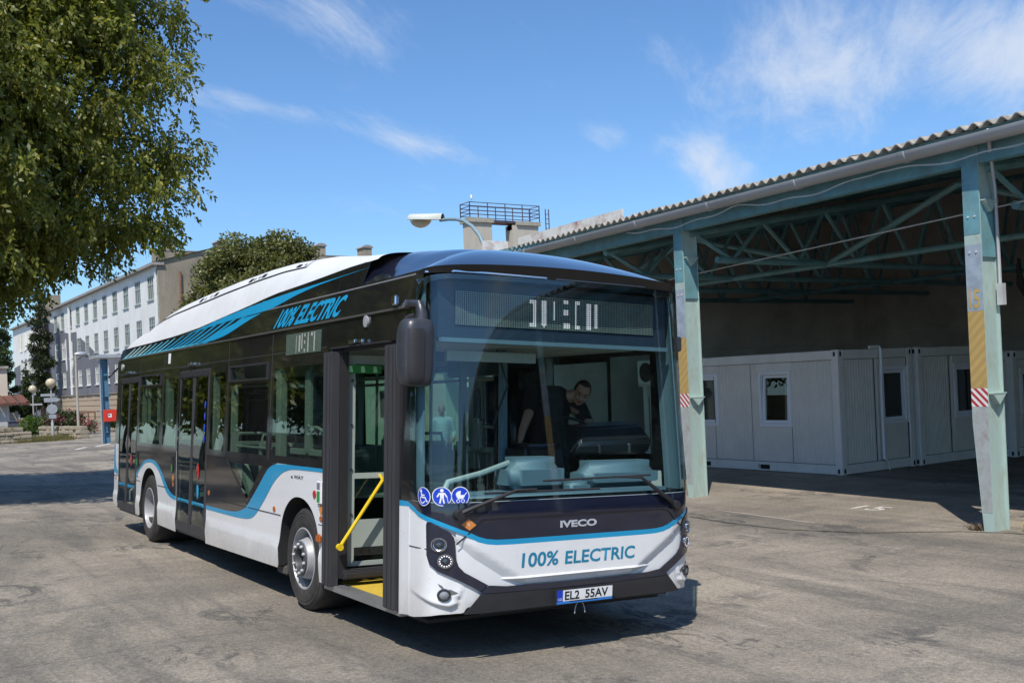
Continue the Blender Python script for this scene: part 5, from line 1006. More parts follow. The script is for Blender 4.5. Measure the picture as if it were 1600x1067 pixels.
def ringp(cx, cy, r, w, a0=0, a1=2 * pi, n=14): return [[(cx + (r + w / 2) * cos(t), cy + (r + w / 2) * sin(t)), (cx + (r + w / 2) * cos(t2), cy + (r + w / 2) * sin(t2)), (cx + (r - w / 2) * cos(t2), cy + (r - w / 2) * sin(t2)), (cx + (r - w / 2) * cos(t), cy + (r - w / 2) * sin(t))] for t, t2 in [(a0 + (a1 - a0) * k / n, a0 + (a1 - a0) * (k + 1) / n) for k in range(n)]]
sticker(1.343, 1.241, [circle(-.022, .04, .012, 10), seg2((-.02, .028), (-.014, -.008), .012), seg2((-.018, .012), (.018, .010), .009), seg2((-.014, -.006), (.022, -.006), .011), seg2((.022, -.006), (.036, -.036), .010), seg2((.034, -.036), (.046, -.032), .008)] + ringp(-.008, -.022, .026, .008, 2.2, 5.9), "wheelchair_sticker")
sticker(1.192, 1.246, [circle(.0, .044, .013, 10), [(-.016, .028), (.016, .028), (.012, -.012), (-.012, -.012)], seg2((-.016, .026), (-.034, -.004), .010), seg2((.016, .026), (.034, -.004), .010), seg2((-.007, -.012), (-.016, -.05), .011), seg2((.007, -.012), (.014, -.05), .011), seg2((.034, .0), (.042, -.046), .004)], "walking_person_sticker")
sticker(1.059, 1.248, [[(-.034, .012)] + [(-.002 + .034 * cos(t), .008 + .03 * sin(t)) for t in [pi - pi * .55 * k / 8 for k in range(9)]] + [(0, .008), (.034, .008), (.03, -.008), (.016, -.02), (-.018, -.02), (-.03, -.006)], seg2((.032, .008), (.05, .026), .006)] + ringp(-.018, -.036, .012, .005) + ringp(.018, -.036, .012, .005), "pram_sticker")
# windscreen with its black printed border
WSo = [(1.52, 1.20), (1.55, 1.32), (1.56, 2.1), (1.54, 2.72), (1.46, 2.85), (1.33, 2.905), (1.15, 2.918), (.83, 2.922), (0, 2.93)]
WSa = WSo + mir(WSo)[1:]
sheet("windscreen", WSa, lambda s, z, o: FM(s, z, o + .008), G_WS, bus, (), .005, .09, 60)
WSi = [(1.455, 1.225), (1.49, 1.34), (1.50, 2.1), (1.48, 2.70), (1.41, 2.81), (1.3, 2.862), (1.15, 2.88), (.83, 2.886), (0, 2.893)]
WSi = WSi + mir(WSi)[1:]
sheet("windscreen_border", WSa, FM, B_BLK, bus, [WSi], .004, .09, 60)
for sg in (1, -1):
    A_ = [(1.53, 1.20), (SM, 1.20), (SM, 2.70), (1.5, 2.905), (1.46, 2.86), (1.545, 2.72), (1.565, 2.1), (1.555, 1.32)]
    sheet("pillar", A_ if sg > 0 else mir(A_), lambda s, z, o: FM(s, z, o + .0), B_BLK, bus, (), .006, .06)
# wipers
for pts, bl0, bl1, piv in (([(1.09, 1.115, .055), (.998, 1.157, .07), (.605, 1.277, .05), (.42, 1.279, .045)], (.867, 1.262), (-.206, 1.262), (1.09, 1.112)), ([(-.985, 1.099, .05), (-.80, 1.21, .07), (-.62, 1.34, .05), (-.35, 1.352, .045)], (-.74, 1.355), (.335, 1.338), (-.985, 1.099))):
    b = MB(); b.tube([FM(*p) for p in pts], [.022, .018, .013, .009], 6); w_ = b.build("wiper", B_RUB, bus, smooth=40)
    b = MB(); n = 12; b.tube([FM(bl0[0] + (bl1[0] - bl0[0]) * k / n, bl0[1] + (bl1[1] - bl0[1]) * k / n, .022) for k in range(n + 1)], .009, 5); b.build("blade", B_RUB, w_)
    q = Vector(FM(piv[0], piv[1], .03)); b = MB(); b.lathe([(0, -.05), (.035, -.05), (.04, -.01), (.03, .03), (0, .035)], q, 'X', 12); b.build("pivot_cap", B_RUB, w_, smooth=40)
# ---- roof: black cowl along the side, white battery fairing, navy front dome
ZT = [(-.3, 3.02), (.56, 3.21), (1.0, 3.26), (1.5, 3.30), (2.0, 3.345), (2.8, 3.44), (3.35, 3.477), (3.9, 3.51), (4.7, 3.526), (5.9, 3.515), (7.27, 3.476), (8.2, 3.435), (8.74, 3.384), (9.25, 3.30), (9.55, 3.215), (9.75, 3.17), (10.1, 3.16), (10.35, 3.10), (10.5, 2.95)]
ZW = [(0, 3.19), (1.23, 3.195), (1.9, 3.189), (2.37, 3.169), (3.03, 3.146), (3.78, 3.126), (4.64, 3.061), (5.47, 3.005), (6.41, 2.939), (7.52, 2.898), (8.85, 2.879), (10.08, 2.871), (10.8, 2.86)]
zt = lambda x: float(np.interp(x, *zip(*ZT))); zw = lambda x: float(np.interp(x, *zip(*ZW)))
for F_ in (LEAN, LEANL):
    xs_ = [1.55 + (10.66 - 1.55) * k / 30 for k in range(31)]
    sheet("cowl_panel", [(x, 2.70) for x in xs_] + [(10.72, 2.84)] + [(x, zw(x)) for x in xs_[::-1]], F_, B_BLK, bus, (), .004, .25, 40)
    sheet("cowl_panel", [(.24, 2.70), (1.545, 2.70), (1.545, 2.975), (.26, 2.985), (.20, 2.90)], F_, B_BLK, bus, (), .004, .2, 40)
    sheet("cowl_panel", [(1.40, 2.976), (1.545, 2.976), (1.545, 3.195), (1.40, 3.19)], lambda u, v, o: F_(u, v, o - .001), B_BLK, bus, (), .004, .1, 40)
line([(x, 2.955 + .0 * x) for x in (.36, 1.0, 1.7, 2.4, 3.0, 3.5, 4.0)], .014, LEAN, mat("seam_grey_bright", (.16, .16, .17), .3), "cowl_crease", .006)
line([(1.93, 2.972), (1.96, 3.10), (1.93, 3.18)], .008, LEAN, M_BLK, "cowl_seam", .0055)
BLT = [(10.6, 2.824), (9.17, 2.852), (8.1, 2.85), (6.68, 2.888), (5.65, 2.985), (4.6, 3.045), (3.54, 3.09), (1.33, 3.134)]; BLB = [(10.44, 2.70), (8.5, 2.702), (6.66, 2.708), (5.28, 2.728), (4.9, 2.79), (4.53, 2.885), (3.44, 2.983), (3.08, 3.042), (2.56, 3.086), (2.02, 3.110), (1.33, 3.132)]
btf = lambda x: float(np.interp(x, *zip(*BLT[::-1]))); bbf = lambda x: float(np.interp(x, *zip(*BLB[::-1])))
def blade(xb, dx, w, m, curve=.25):
    """one slanted vinyl blade from the lower edge of the band up and forward"""
    L_, R_ = [], []
    for k in range(9):
        t = k / 8; x = xb - dx * (t ** (1 - curve)); z = 2.702 + (btf(xb - dx) - 2.702) * t; L_.append((x + w * (1 - .5 * t), z)); R_.append((x, z))
    sheet("cowl_stripe", L_ + R_[::-1], lambda u, v, o: LEAN(u, v, o + .005), m, bus, (), .0015)
for k in range(16):
    xb = 10.30 - k * .30; q = max(0, k - 7); blade(xb, .55 + .03 * k + .10 * q, .155 + .004 * q, B_BLU3 if k < 4 else B_BLU2 if k < 8 else B_BLUE, .22)
sheet("cowl_stripe", [(x, bbf(x)) for x in (10.4, 9, 8, 7, 6, 5.45)] + [(5.45, 2.722), (6, 2.722), (7, 2.721), (8, 2.718), (9, 2.716), (10.4, 2.714)], lambda u, v, o: LEAN(u, v, o + .0052), B_BLU2, bus, (), .0015)
UP = [(7.0, btf(7.0) - .004)] + [(x, btf(x) - .004) for x in (6.2, 5.65, 5.1, 4.6, 3.54, 2.6, 1.33)]; LOW = [(2.02, 3.11), (2.56, 3.086), (3.08, 3.042), (3.44, 2.99), (3.75, 2.953), (4.15, 2.944), (4.8, 2.938), (5.5, 2.925), (6.3, 2.90)]
sheet("cowl_stripe", soften(UP, 1) + soften(LOW, 1), lambda u, v, o: LEAN(u, v, o + .0068), B_BLUE, bus, (), .0015, .2)
sheet("cowl_stripe", soften([(5.95, 2.712), (5.5, 2.722), (5.15, 2.745), (4.85, 2.79), (4.45, 2.87), (4.0, 2.934)], 2) + soften([(4.5, 2.927), (4.9, 2.885), (5.3, 2.83), (5.7, 2.765), (6.2, 2.712)], 2), lambda u, v, o: LEAN(u, v, o + .0072), B_BLUE, bus, (), .0015, .2)
lettering("side_lettering", "100% ELECTRIC", lambda u, v, o: LEAN(-u, v, o + .005), -3.36, -1.68, 2.715, 2.915, B_BLUE, bus, .035, .11, .003)
def fair(u, v):
    x = 1.25 + (10.5 - 1.25) * u; z0, z1 = zw(x), zt(x); a = v * 2 - 1; sg = 1 if a >= 0 else -1; t = 1 - abs(a)          # t: 0 at the cowl edge .. 1 at the middle
    y0 = 1.236 - .35 * (z0 - 2.69)
    if t < .5:
        q = t / .5; h = z1 - z0; y = (1 - q) ** 2 * y0 + 2 * q * (1 - q) * (y0 - .25 * h - .03) + q * q * .72; z = (1 - q) ** 2 * z0 + 2 * q * (1 - q) * (z1 - .015) + q * q * z1
    else:
        q = (t - .5) / .5; y = .72 * (1 - q); z = z1 + .035 * math.sin(q * pi / 2)
    return (x, sg * y, z)
b = MB(); b.grid(fair, 90, 48); rf = b.build("roof_fairing", B_ROOF, bus, smooth=50)
b = MB(); b.bx(10.45, 10.7, -1.12, 1.12, 2.7, 2.93); b.build("rear_cowl", B_BLK, bus, bevel=.03)
def fp(x, q, sgn=1):
    p = fair((x - 1.25) / 9.25, (2 - q * .5) / 2); return p
def on_fair(x, q, o=.006):
    p = Vector(fp(x, q)); return (p.x, p.y + o * .6, p.z + o)
fs_ = MB()
for i in range(40):
    xa, xb_ = 3.2 + 6.0 * i / 40, 3.2 + 6.0 * (i + 1) / 40; fs_.add([on_fair(xa, .42), on_fair(xb_, .42), on_fair(xb_, .455), on_fair(xa, .455)], [(0, 1, 2, 3)])
for i in range(10):
    qa, qb = .42 + .58 * i / 10, .42 + .58 * (i + 1) / 10; fs_.add([on_fair(3.2, qa), on_fair(3.22, qa), on_fair(3.22, qb), on_fair(3.2, qb)], [(0, 1, 2, 3)])
fs_.build("fairing_seam", M_BLK, rf, recalc=False)
for x in (3.45, 4.55, 5.0, 6.35, 7.0, 8.9): b = MB(); b.add([on_fair(x, .50), on_fair(x + .13, .50), on_fair(x + .13, .60), on_fair(x, .60)], [(0, 1, 2, 3)]); b.build("fairing_latch", M_BLK, rf, recalc=False)
for x in (3.3, 4.75, 4.9, 6.6, 6.85, 9.05): b = MB(); b.add([on_fair(x, .50), on_fair(x + .03, .50), on_fair(x + .03, .58), on_fair(x, .58)], [(0, 1, 2, 3)]); b.build("fairing_vent", M_BLK, rf, recalc=False)
# dome
def dome(u, v):
    n = u * 2 - 1; a = abs(n); sg = 1 if n >= 0 else -1
    if a < .72: s = a / .72 * 1.44; x, y, _z = FM(s * 1.0, 2.93, .006 + .05 * (1 - (a / .72) ** 3)); lip = 2.958 + .06 * (1 - (a / .72) ** 2); e = 1.75; x -= .02 * (1 - a / .72)
    else: q = (a - .72) / .28; x0, y0, _z = FM(1.44, 2.93, .006); x1, y1 = 1.62, 1.236 - .35 * .27; q2 = q; x = x0 + (x1 - x0) * q2; y = y0 + (y1 - y0) * min(1, q2 * 2.2); y = min(y, 1.145); lip = 2.958 + .012 * min(1, q * 3); e = 1.75 + 3.0 * min(1, q * 1.4)
    xs_ = max(x, .95); zs_ = zt(xs_) + .04; X = x + (xs_ - x) * v; Y = y * (1 - v); z = lip + (zs_ - lip) * (1 - (1 - v) ** e)
    return (X, sg * Y, z)
b = MB(); b.grid(dome, 96, 20); b.build("roof_dome", B_NAVY, bus, smooth=50)
def visor(u, v):
    n = u * 2 - 1; s = n * 1.5; p = Vector(FM(s, 2.925, .006)); q = Vector(dome((n * .72 + 1) / 2, 0)); return tuple(p.lerp(q, v))
b = MB(); b.grid(visor, 60, 3); b.build("visor_underside", mat("visor_black", (.014, .013, .013), .4), bus, smooth=50)
line([(s, 2.937) for s in (1.33, 1.1, .83, .5, .25)], .012, FM, B_CHR, "visor_highlight", .022); line([(s, 2.936) for s in (.16, 0, -.2, -.42, -.6, -.8)], .009, FM, mat("dull_highlight", (.3, .28, .27), .3, metal=.8), "visor_highlight", .022)  # highlight along the visor's lower edge, drawn as bright and dull metal lines
# markers and small side fittings
def puck(x, z, r, m, nm, F_=SR, h=.02, ry=None, n=14):
    b = MB(); b.add([F_(x + r * cos(2 * pi * k / n) * q, z + (ry or r) * sin(2 * pi * k / n) * q, o) for q, o in ((1, .004), (.95, h), (.0005, h + .004)) for k in range(n)], [(i * n + k, i * n + (k + 1) % n, (i + 1) * n + (k + 1) % n, (i + 1) * n + k) for i in range(2) for k in range(n)]); return b.build(nm, m, bus, smooth=40)
for x, z, r in ((3.19, .891, .045), (1.955, .9, .042), (5.456, .905, .05), (7.09, .903, .045), (9.1, .905, .03), (10.6, .80, .035)): puck(x, z, r * .85, B_AMB, "side_marker", SR, .010, r * .65)
b = MB(); b.bx(1.915, 2.0, 1.278, 1.315, .685, .765); b.build("side_indicator", B_AMB, bus, bevel=.015)
for x, z in ((1.955, .985), (7.095, .987)): sheet("warning_sticker", [(x - .045, z), (x, z - .06), (x + .045, z), (x, z + .06)], lambda u, v, o: SR(u, v, o + .008), B_ORG, bus, (), .001)
puck(2.115, 1.11, .038, B_REDL, "stop_button", SR, .012); puck(1.098, 2.633, .05, mat("grey_cap", (.35, .35, .36), .3), "camera_cap", SR, .02, .055); puck(10.45, 2.57, .05, mat("grey_cap", (.35, .35, .36), .3), "camera_cap", SR, .02, .055)
b = MB(); b.bx(1.91, 2.03, 1.276, 1.30, 1.03, 1.25); cb = b.build("door_button", B_SWH, bus, bevel=.012); sheet("green_label", rect(1.935, 2.005, 1.05, 1.15), lambda u, v, o: (u, 1.301 + o, v), B_GRN, cb, (), .001); sheet("screen", rect(1.935, 2.005, 1.165, 1.225), lambda u, v, o: (u, 1.301 + o, v), mat("grey_screen", (.2, .2, .24), .2), cb, (), .001)
for x in (7.12, 9.12): b = MB(); b.bx(x - .04, x + .04, 1.279, 1.292, 1.06, 1.27); cb = b.build("door_button", B_RUB, bus); sheet("green_label", rect(x - .03, x + .03, 1.07, 1.17), lambda u, v, o: (u, 1.293 + o, v), B_GRN, cb, (), .001)
sheet("white_sticker", rect(7.48, 7.60, 2.52, 2.66), lambda u, v, o: SR(u, v, o + .005), B_SWH, bus, (), .001)
lettering("way_lettering", "e WAY", lambda u, v, o: SR(-u, v, o + .005), -2.73, -2.4, 1.225, 1.262, M_BLK, bus, .02, 0, .001)
for xc in (1.22, 6.3, 9.85):
    b = MB(); b.bx(xc - .12, xc - .03, 1.25, 1.28, 2.455, 2.485); b.bx(xc + .02, xc + .16, 1.25, 1.285, 2.455, 2.49); b.build("door_light", B_CHR, bus, bevel=.008)
    b = MB(); b.bx(xc - .6, xc + .6, 1.236, 1.26, 2.43, 2.446); b.build("drip_rail", B_RUB, bus)
b = MB(); b.bx(.46, .54, 1.24, 1.285, 2.71, 2.80); b.build("marker_lamp", B_CHR, bus, bevel=.015)
led_panel("side_display", lambda u, v, o: SR(2.545 - u, 2.53 + v, o + .004), .92, .205, 64, 18, cols_lit([(.3, .32, .05, .9), (.38, .42, .1, .9), (.46, .48, .2, .95), (.53, .57, .8, .95), (.53, .57, .45, .6), (.53, .57, .05, .2), (.63, .655, .05, .95), (.72, .76, .8, .95), (.8, .83, .05, .95)], 64, 18), bus, PNL, None, mat('side_lit_led', (.4, .42, .38), .5, emit=(1, 1, .9, .12)), LEDG, .3)
# ---- doors
def leaf(x0, x1, z0, z1, parent, name="door"):
    d = sheet(name, rect(x0, x1, z0, z1), lambda u, v, o: SR(u, v, o - .03), B_RUBL, parent, [rect(x0 + .05, x1 - .05, z0 + .12, z1 - .08)], .036, .0)
    sheet("pane", rect(x0 + .05, x1 - .05, z0 + .12, z1 - .08), lambda u, v, o: SR(u, v, o - .006), G_DOOR, d, (), .005, .2)
    sheet("blue_stripe", rect(x0 + .05, x1 - .05, .708, .752), lambda u, v, o: SR(u, v, o + .0), B_BLUE, d, (), .0012); return d
for a, m_, c in ((5.60, 6.26, 6.93), (9.24, 9.85, 10.45)):
    d1 = leaf(a, m_ - .004, .34, 2.395, bus); d2 = leaf(m_ + .004, c, .34, 2.395, bus)
    b = MB(); b.bx(a + .02, c - .02, 1.20, 1.255, 2.30, 2.38); b.build("door_header", B_RUB, bus, bevel=.01)
    b = MB(); b.bx(a, c, .6, 1.24, .30, .335); b.build("door_sill", B_HUB, bus)
    puck((a + m_) / 2 + .02, 1.13, .055, B_REDL, "door_sticker", SR, .006, .10)
    if a < 7: puck((a + m_) / 2 + .02, .885, .05, B_BLUE, "door_sticker", SR, .006, .09)
    for k in range(4): puck(a + .13, 1.95 - k * .14, .03, B_SBLU, "door_sticker", SR, .005, .05) if a < 7 else None
def open_leaf(xp, fwd, name):
    """front door leaf folded inwards: its inner face turned to the doorway"""
    PX = lambda u, v, o: (xp - fwd * o, u, v)
    d = sheet("door", rect(.60, 1.22, .49, 2.38), PX, B_GREY, bus, [rect(.66, 1.06, .90, 1.27), rect(.66, 1.06, 1.32, 2.30), rect(.66, 1.06, .53, .655)], .03)
    for r_ in ((.66, 1.06, .90, 1.27), (.66, 1.06, 1.32, 2.30), (.66, 1.06, .53, .655)): sheet("pane", rect(*r_), lambda u, v, o: PX(u, v, o + .01), G_DOOR, d, (), .005)
    b = MB(); b.bx(xp - .07, xp + .11, 1.225, 1.31, .33, 2.40); b.bx(xp - .05, xp - .02, 1.31, 1.318, .34, 2.39); b.bx(xp + .03, xp + .06, 1.31, 1.318, .34, 2.39); b.build("rubber_edge", B_RUBL, d, bevel=.015)
    b = MB(); b.bx(xp - .09, xp + .02, 1.15, 1.224, .40, 2.42); b.build("hinge_post", B_RUB, d)
    b = MB()
    for z in (.95, 1.35, 1.75, 2.15): b.lathe([(0, 0), (.012, 0), (.012, .01), (0, .012)], (xp - .04, 1.09, z), 'X', 8)
    b.build("bolts", B_HUB, d)
    b = MB(); b.tube([(xp - .16, 1.24, .70), (xp - .16, .84, 1.26)], .017, 8); b.lathe([(0, -.02), (.03, -.02), (.03, .02), (0, .02)], (xp - .16, 1.25, .685), 'X', 12); b.tube([(xp - .16, .84, 1.26), (xp, .80, 1.3)], .016, 8); b.build("grab_rail", B_YEL, d, smooth=40)
open_leaf(1.745, 1, "door"); 
b = MB(); b.bx(.40, .585, 1.225, 1.31, .33, 2.40); b.bx(.43, .46, 1.31, 1.318, .34, 2.39); b.bx(.51, .54, 1.31, 1.318, .34, 2.39); dr2 = b.build("door", B_RUBL, bus, bevel=.015)
b = MB(); b.bx(.36, .42, 1.19, 1.262, .31, 2.44); b.build("door_post", B_RUB, bus)
PX2 = lambda u, v, o: (.50 + o, u, v)
sheet("leaf_frame", rect(.60, 1.21, .45, 2.36), PX2, B_RUB, dr2, [rect(.66, 1.15, .55, 2.28)], .03); sheet("pane", rect(.66, 1.15, .55, 2.28), PX2, G_DOOR, dr2, (), .005)
b = MB(); b.bx(.60, .655, 1.0, 1.17, 1.34, 1.62); b.build("inner_mirror", B_RUB, dr2, bevel=.03)
b = MB(); b.bx(.36, 1.9, 1.14, 1.262, .285, .335); b.build("door_sill", mat("sill_aluminium", (.4, .4, .4), .35, metal=.7), bus); b = MB(); b.bx(.36, 1.9, 1.19, 1.205, 2.40, 2.445); b.build("door_head", B_RUB, bus)
b = MB(); b.bx(.42, 1.86, .72, 1.135, .30, .337); b.build("step_floor", B_YFL, bus)
b = MB(); b.bx(1.62, 1.70, .6, 1.2, .385, .475); b.bx(1.56, 1.62, .72, 1.21, .40, .46); b.build("step_box", B_RUB, bus, bevel=.012)
sg_ = sheet("exit_sign", rect(.82, 1.18, 2.215, 2.29), lambda u, v, o: (1.69 - o, u, v), B_GRN, bus, (), .012)
b = MB()
for y in (.88, 1.0, 1.12): b.add([(1.676, y - .022, 2.225), (1.676, y + .022, 2.225), (1.676, y + .02, 2.28), (1.676, y - .01, 2.28)], [(0, 1, 2, 3)])
b.build("pictogram", mat("pale_green_print", (.45, .75, .4), .5), sg_, recalc=False)
# ---- wheels
def wheel(x, y, sg, front):
    w = bpy.data.objects.new("wheel", None); COL.objects.link(w); w.parent = bus; w.location = (x, y, .484); 
    L2 = lambda prof: [(r, sg * h) for r, h in prof]
    wd = .14 if front else .30
    b = MB(); b.lathe(L2([(.285, .155), (.30, .165), (.36, .168), (.42, .162), (.455, .150), (.475, .128), (.484, .10), (.484, -wd - .1), (.47, -wd - .14), (.40, -wd - .16), (.30, -wd - .15), (.285, -wd - .13)]), n=48, axis='Y'); b.build("tyre", B_TYRE, w, smooth=35)
    b = MB()
    for r_, h in ((.395, .1655), (.43, .1605)): b.lathe(L2([(r_ - .006, h), (r_, h + .003), (r_ + .006, h - .001)]), n=48, axis='Y')
    b.build("sidewall_rib", B_TYRE, w, smooth=40)
    if front:
        b = MB(); b.lathe(L2([(.292, .150), (.292, .165), (.280, .168), (.272, .150), (.255, .06), (.25, .02), (.235, .03), (.205, .10), (.185, .155), (.175, .185), (.166, .19)]), n=40, axis='Y'); b.build("rim", B_RIM, w, smooth=35)
        b = MB(); b.lathe(L2([(.166, .188), (.162, .205), (.105, .208), (.098, .19), (.095, .10), (.05, .08), (0, .075)]), n=32, axis='Y'); b.build("hub", B_HUB, w, smooth=30)
        for k in range(10):
            a = 2 * pi * k / 10 + .2; b = MB(); b.lathe(L2([(.0165, .205), (.0165, .216), (.012, .226), (0, .228)]), (.134 * cos(a), 0, .134 * sin(a)), 'Y', 10); b.build("nut", B_NUT, w, smooth=40)
        for k in range(8):
            a = 2 * pi * k / 8; c = Vector((.222 * cos(a), sg * .068, .222 * sin(a))); b = MB(); e1, e2 = Vector((-sin(a), 0, cos(a))), Vector((cos(a) * .8, sg * -.6 * 1.0, sin(a) * .8)); b.add([tuple(c + e1 * .034 * cos(t) + e2 * .022 * sin(t) + Vector((cos(a) * .008, sg * .012, sin(a) * .008))) for t in [2 * pi * j / 10 for j in range(10)]], [tuple(range(10))]); b.build("hand_hole", M_BLK, w, recalc=False)
    else:
        b = MB(); b.lathe(L2([(.292, .150), (.292, .165), (.280, .168), (.272, .140), (.262, .05), (.255, -.02), (.235, -.06), (.17, -.075), (.16, -.05), (.12, -.04), (.11, .0), (.05, .01), (0, .01)]), n=40, axis='Y'); b.build("rim", B_RIM, w, smooth=30)
        for k in range(10): a = 2 * pi * k / 10; b = MB(); b.lathe(L2([(.016, -.07), (.016, -.04), (0, -.035)]), (.2 * cos(a), 0, .2 * sin(a)), 'Y', 8); b.build("nut", B_NUT, w, smooth=40)
    return w
for sg in (1, -1): wheel(2.448, sg * 1.085, sg, True); wheel(8.50, sg * 1.08, sg, False)
for xs_, arc in ((2.515, archF), (8.41, archR)):
    for sg in (1, -1):
        b = MB(); P = [(xs_ - .53, .36)] + arc; b.add([(x, sg * (yside(z) + .003), z) for x, z in P] + [(x, sg * .45, z + .0) for x, z in P], [(i, i + 1, i + 1 + len(P), i + len(P)) for i in range(len(P) - 1)]); b.add([(x, sg * .5, z) for x, z in P], [tuple(range(len(P)))]); b.build("wheel_arch", B_UND, bus, recalc=False)
b = MB(); b.bx(3.05, 3.15, .95, 1.2, .30, .62); b.bx(3.0, 3.25, 1.05, 1.22, .25, .34); b.build("mud_flap", mat("dusty_mud_flap", (.09, .08, .07), .85, var=.3, scale=14), bus, bevel=.015)
# ---- mirrors
def mbody(u, v):
    a = 2 * pi * u; t = pi * v; e = lambda c, p: math.copysign(abs(c) ** p, c); st = max(0, sin(t)) ** .38
    return (.07 + .12 * e(cos(a), .7) * st, 1.292 + .142 * e(sin(a), .62) * st, 2.318 - .258 * e(cos(t), .55) * (1 + 0.0))
B_MIR = mat("dark_grey_mirror_shell", (.040, .042, .050), .38, var=.15, scale=12, coat=.2)
b = MB(); b.grid(mbody, 36, 28); ms = b.build("door_mirror", B_MIR, bus, smooth=60)
b = MB(); b.tube([(.34, 1.235, 2.70), (.2, 1.27, 2.705), (.06, 1.27, 2.69), (.05, 1.255, 2.62), (.06, 1.255, 2.5)], [.025, .028, .032, .045, .06], 10); b.tube([(.34, 1.24, 2.60), (.18, 1.29, 2.605), (.1, 1.29, 2.6)], .016, 8); b.build("mirror_arm", B_MIR, ms, smooth=50)
def mface(u, v): x, y, z = mbody(u, v); return (x - .006, y, z)
sm = MB(); sm.grid(lambda u, v: (lambda p: (p[0] - .008, p[1] - .006, p[2]))(mbody(.28 + .22 * u, .14 + .52 * v)), 12, 14); sm.build("shell_panel", B_RUB, ms, smooth=60)
b = MB(); b.bx(.06, .2, -1.36, -1.285, 2.42, 2.55); b.tube([(.2, -1.25, 2.5), (.13, -1.30, 2.5)], .02, 6); b.build("camera_mirror", B_MIR, bus, bevel=.02)
# ---- rear, roof deck, floor, inside
b = MB(); b.bx(10.70, 10.80, -1.24, 1.24, .40, 2.70); b.build("rear_panel", B_BLK, bus, bevel=.03); b = MB(); b.bx(10.66, 10.84, -1.27, 1.27, .40, .62); b.build("rear_bumper", B_WHT, bus, bevel=.03)
b = MB(); b.bx(.55, 10.7, -1.2, 1.2, 2.44, 2.47); b.build("ceiling", B_CEIL, bus); b = MB(); b.bx(2.0, 10.6, -1.0, 1.0, 2.475, 2.68); b.build("duct", B_CEIL, bus)
b = MB(); b.bx(.15, 10.66, -1.15, 1.135, .255, .283); b.build("underbody", B_UND, bus)
b = MB(); b.bx(1.9, 10.66, -1.2, 1.2, .286, .334); b.bx(.1, 1.89, -1.2, .70, .286, .334); b.bx(9.3, 10.68, -1.2, .55, .335, .9); b.build("floor", B_FLR, bus)
for xa, xb_ in ((1.93, 3.1), (7.85, 9.0)):
    for sg in (1, -1): b = MB(); b.bx(xa, xb_, sg * .40, sg * 1.24, 1.075, 1.10); b.bx(xa, xb_, sg * .40, sg * .43, .335, 1.07); b.build("wheel_box", B_GREY, bus)
b = MB(); b.bx(3.1, 5.55, 1.2, 1.235, .34, .88); b.bx(1.93, 9.2, -1.24, -1.22, .34, 1.40); b.bx(4.8, 5.55, 1.2, 1.235, .9, 1.4); b.bx(6.98, 7.85, 1.21, 1.235, .34, 1.40); b.build("wall_lining", B_GREY, bus)
for x, w in ((3.27, .12), (4.86, .12), (1.93, .05), (7.7, .16), (9.17, .06), (5.52, .05)): b = MB(); b.bx(x - w / 2, x + w / 2, 1.14, 1.225, 1.3, 2.43); b.build("inner_pillar", B_GREY, bus, bevel=.01)
b = MB(); b.add([(4.62, 1.235, 1.3), (4.42, 1.235, 1.3), (4.02, 1.235, .95), (4.10, 1.235, .93), (4.62, 1.15, 1.3), (4.42, 1.15, 1.3), (4.02, 1.15, .95), (4.10, 1.15, .93)], [(0, 1, 2, 3), (7, 6, 5, 4), (0, 4, 5, 1), (1, 5, 6, 2), (2, 6, 7, 3), (3, 7, 4, 0)]); b.build("inner_brace", B_GREY, bus)
for x in (1.95, 3.45, 4.95, 6.65, 8.15): b = MB(); b.bx(x - .05, x + .05, -1.23, -1.15, 1.3, 2.43); b.build("inner_pillar", B_GREY, bus)
def seat_mesh():
    b = MB(); b.box((0, 0, .42), (.42, .44, .06)); b.box((.22, 0, .80), (.07, .44, .78)); b.tube([(.22, -.2, 1.18), (.22, -.18, 1.28), (.22, .18, 1.28), (.22, .2, 1.18)], .02, 6); b.tube([(-.2, .22, .62), (-.05, .23, .66), (.2, .22, .66)], .018, 6); b.box((.1, 0, .2), (.08, .3, .4)); sm_ = b.mesh("seat", B_GREY, 40, .015)
    c = MB(); c.box((-.02, 0, .47), (.36, .40, .05)); c.box((.175, 0, .82), (.03, .38, .66)); return sm_, c.mesh("cushion", B_SEAT, None, .015)
SMe, CMe = seat_mesh()
for x, y, zf, rz in ((2.35, .95, 1.06, 0), (2.85, .95, 1.06, pi), (3.75, .95, .34, 0), (4.6, .95, .34, 0), (2.3, -.95, 1.06, 0), (2.9, -.95, 1.06, pi), (3.9, -.95, .34, 0), (4.7, -.95, .34, 0), (7.3, .95, .34, 0), (8.2, .95, 1.06, 0), (8.75, .95, 1.06, 0), (7.3, -.95, .34, 0), (8.2, -.95, 1.06, 0), (8.75, -.95, 1.06, 0), (9.9, -.9, .9, 0), (9.9, -.3, .9, 0)):
    o = link("seat", SMe, bus); o.location = (x, y, zf); o.rotation_euler = (0, 0, rz); link("cushion", CMe, o)
for x, y in ((2.0, .5), (3.2, .5), (3.2, -.5), (5.2, .5), (5.3, 1.05), (7.0, 1.05), (7.0, .5), (7.8, -.5), (9.1, .6), (4.6, -.5)): b = MB(); b.tube([(x, y, .34), (x, y, 2.44)], .018, 8); b.build("pole", B_GREY, bus, smooth=40)
for y in (.5, -.5): b = MB(); b.tube([(1.9, y, 2.2), (9.2, y, 2.2)], .017, 8); b.build("grab_bar", B_GREY, bus, smooth=40)
b = MB(); b.tube([(3.5, 1.17, 1.48), (4.75, 1.17, 1.48)], .016, 8); b.build("grab_bar", B_GREY, bus, smooth=40)
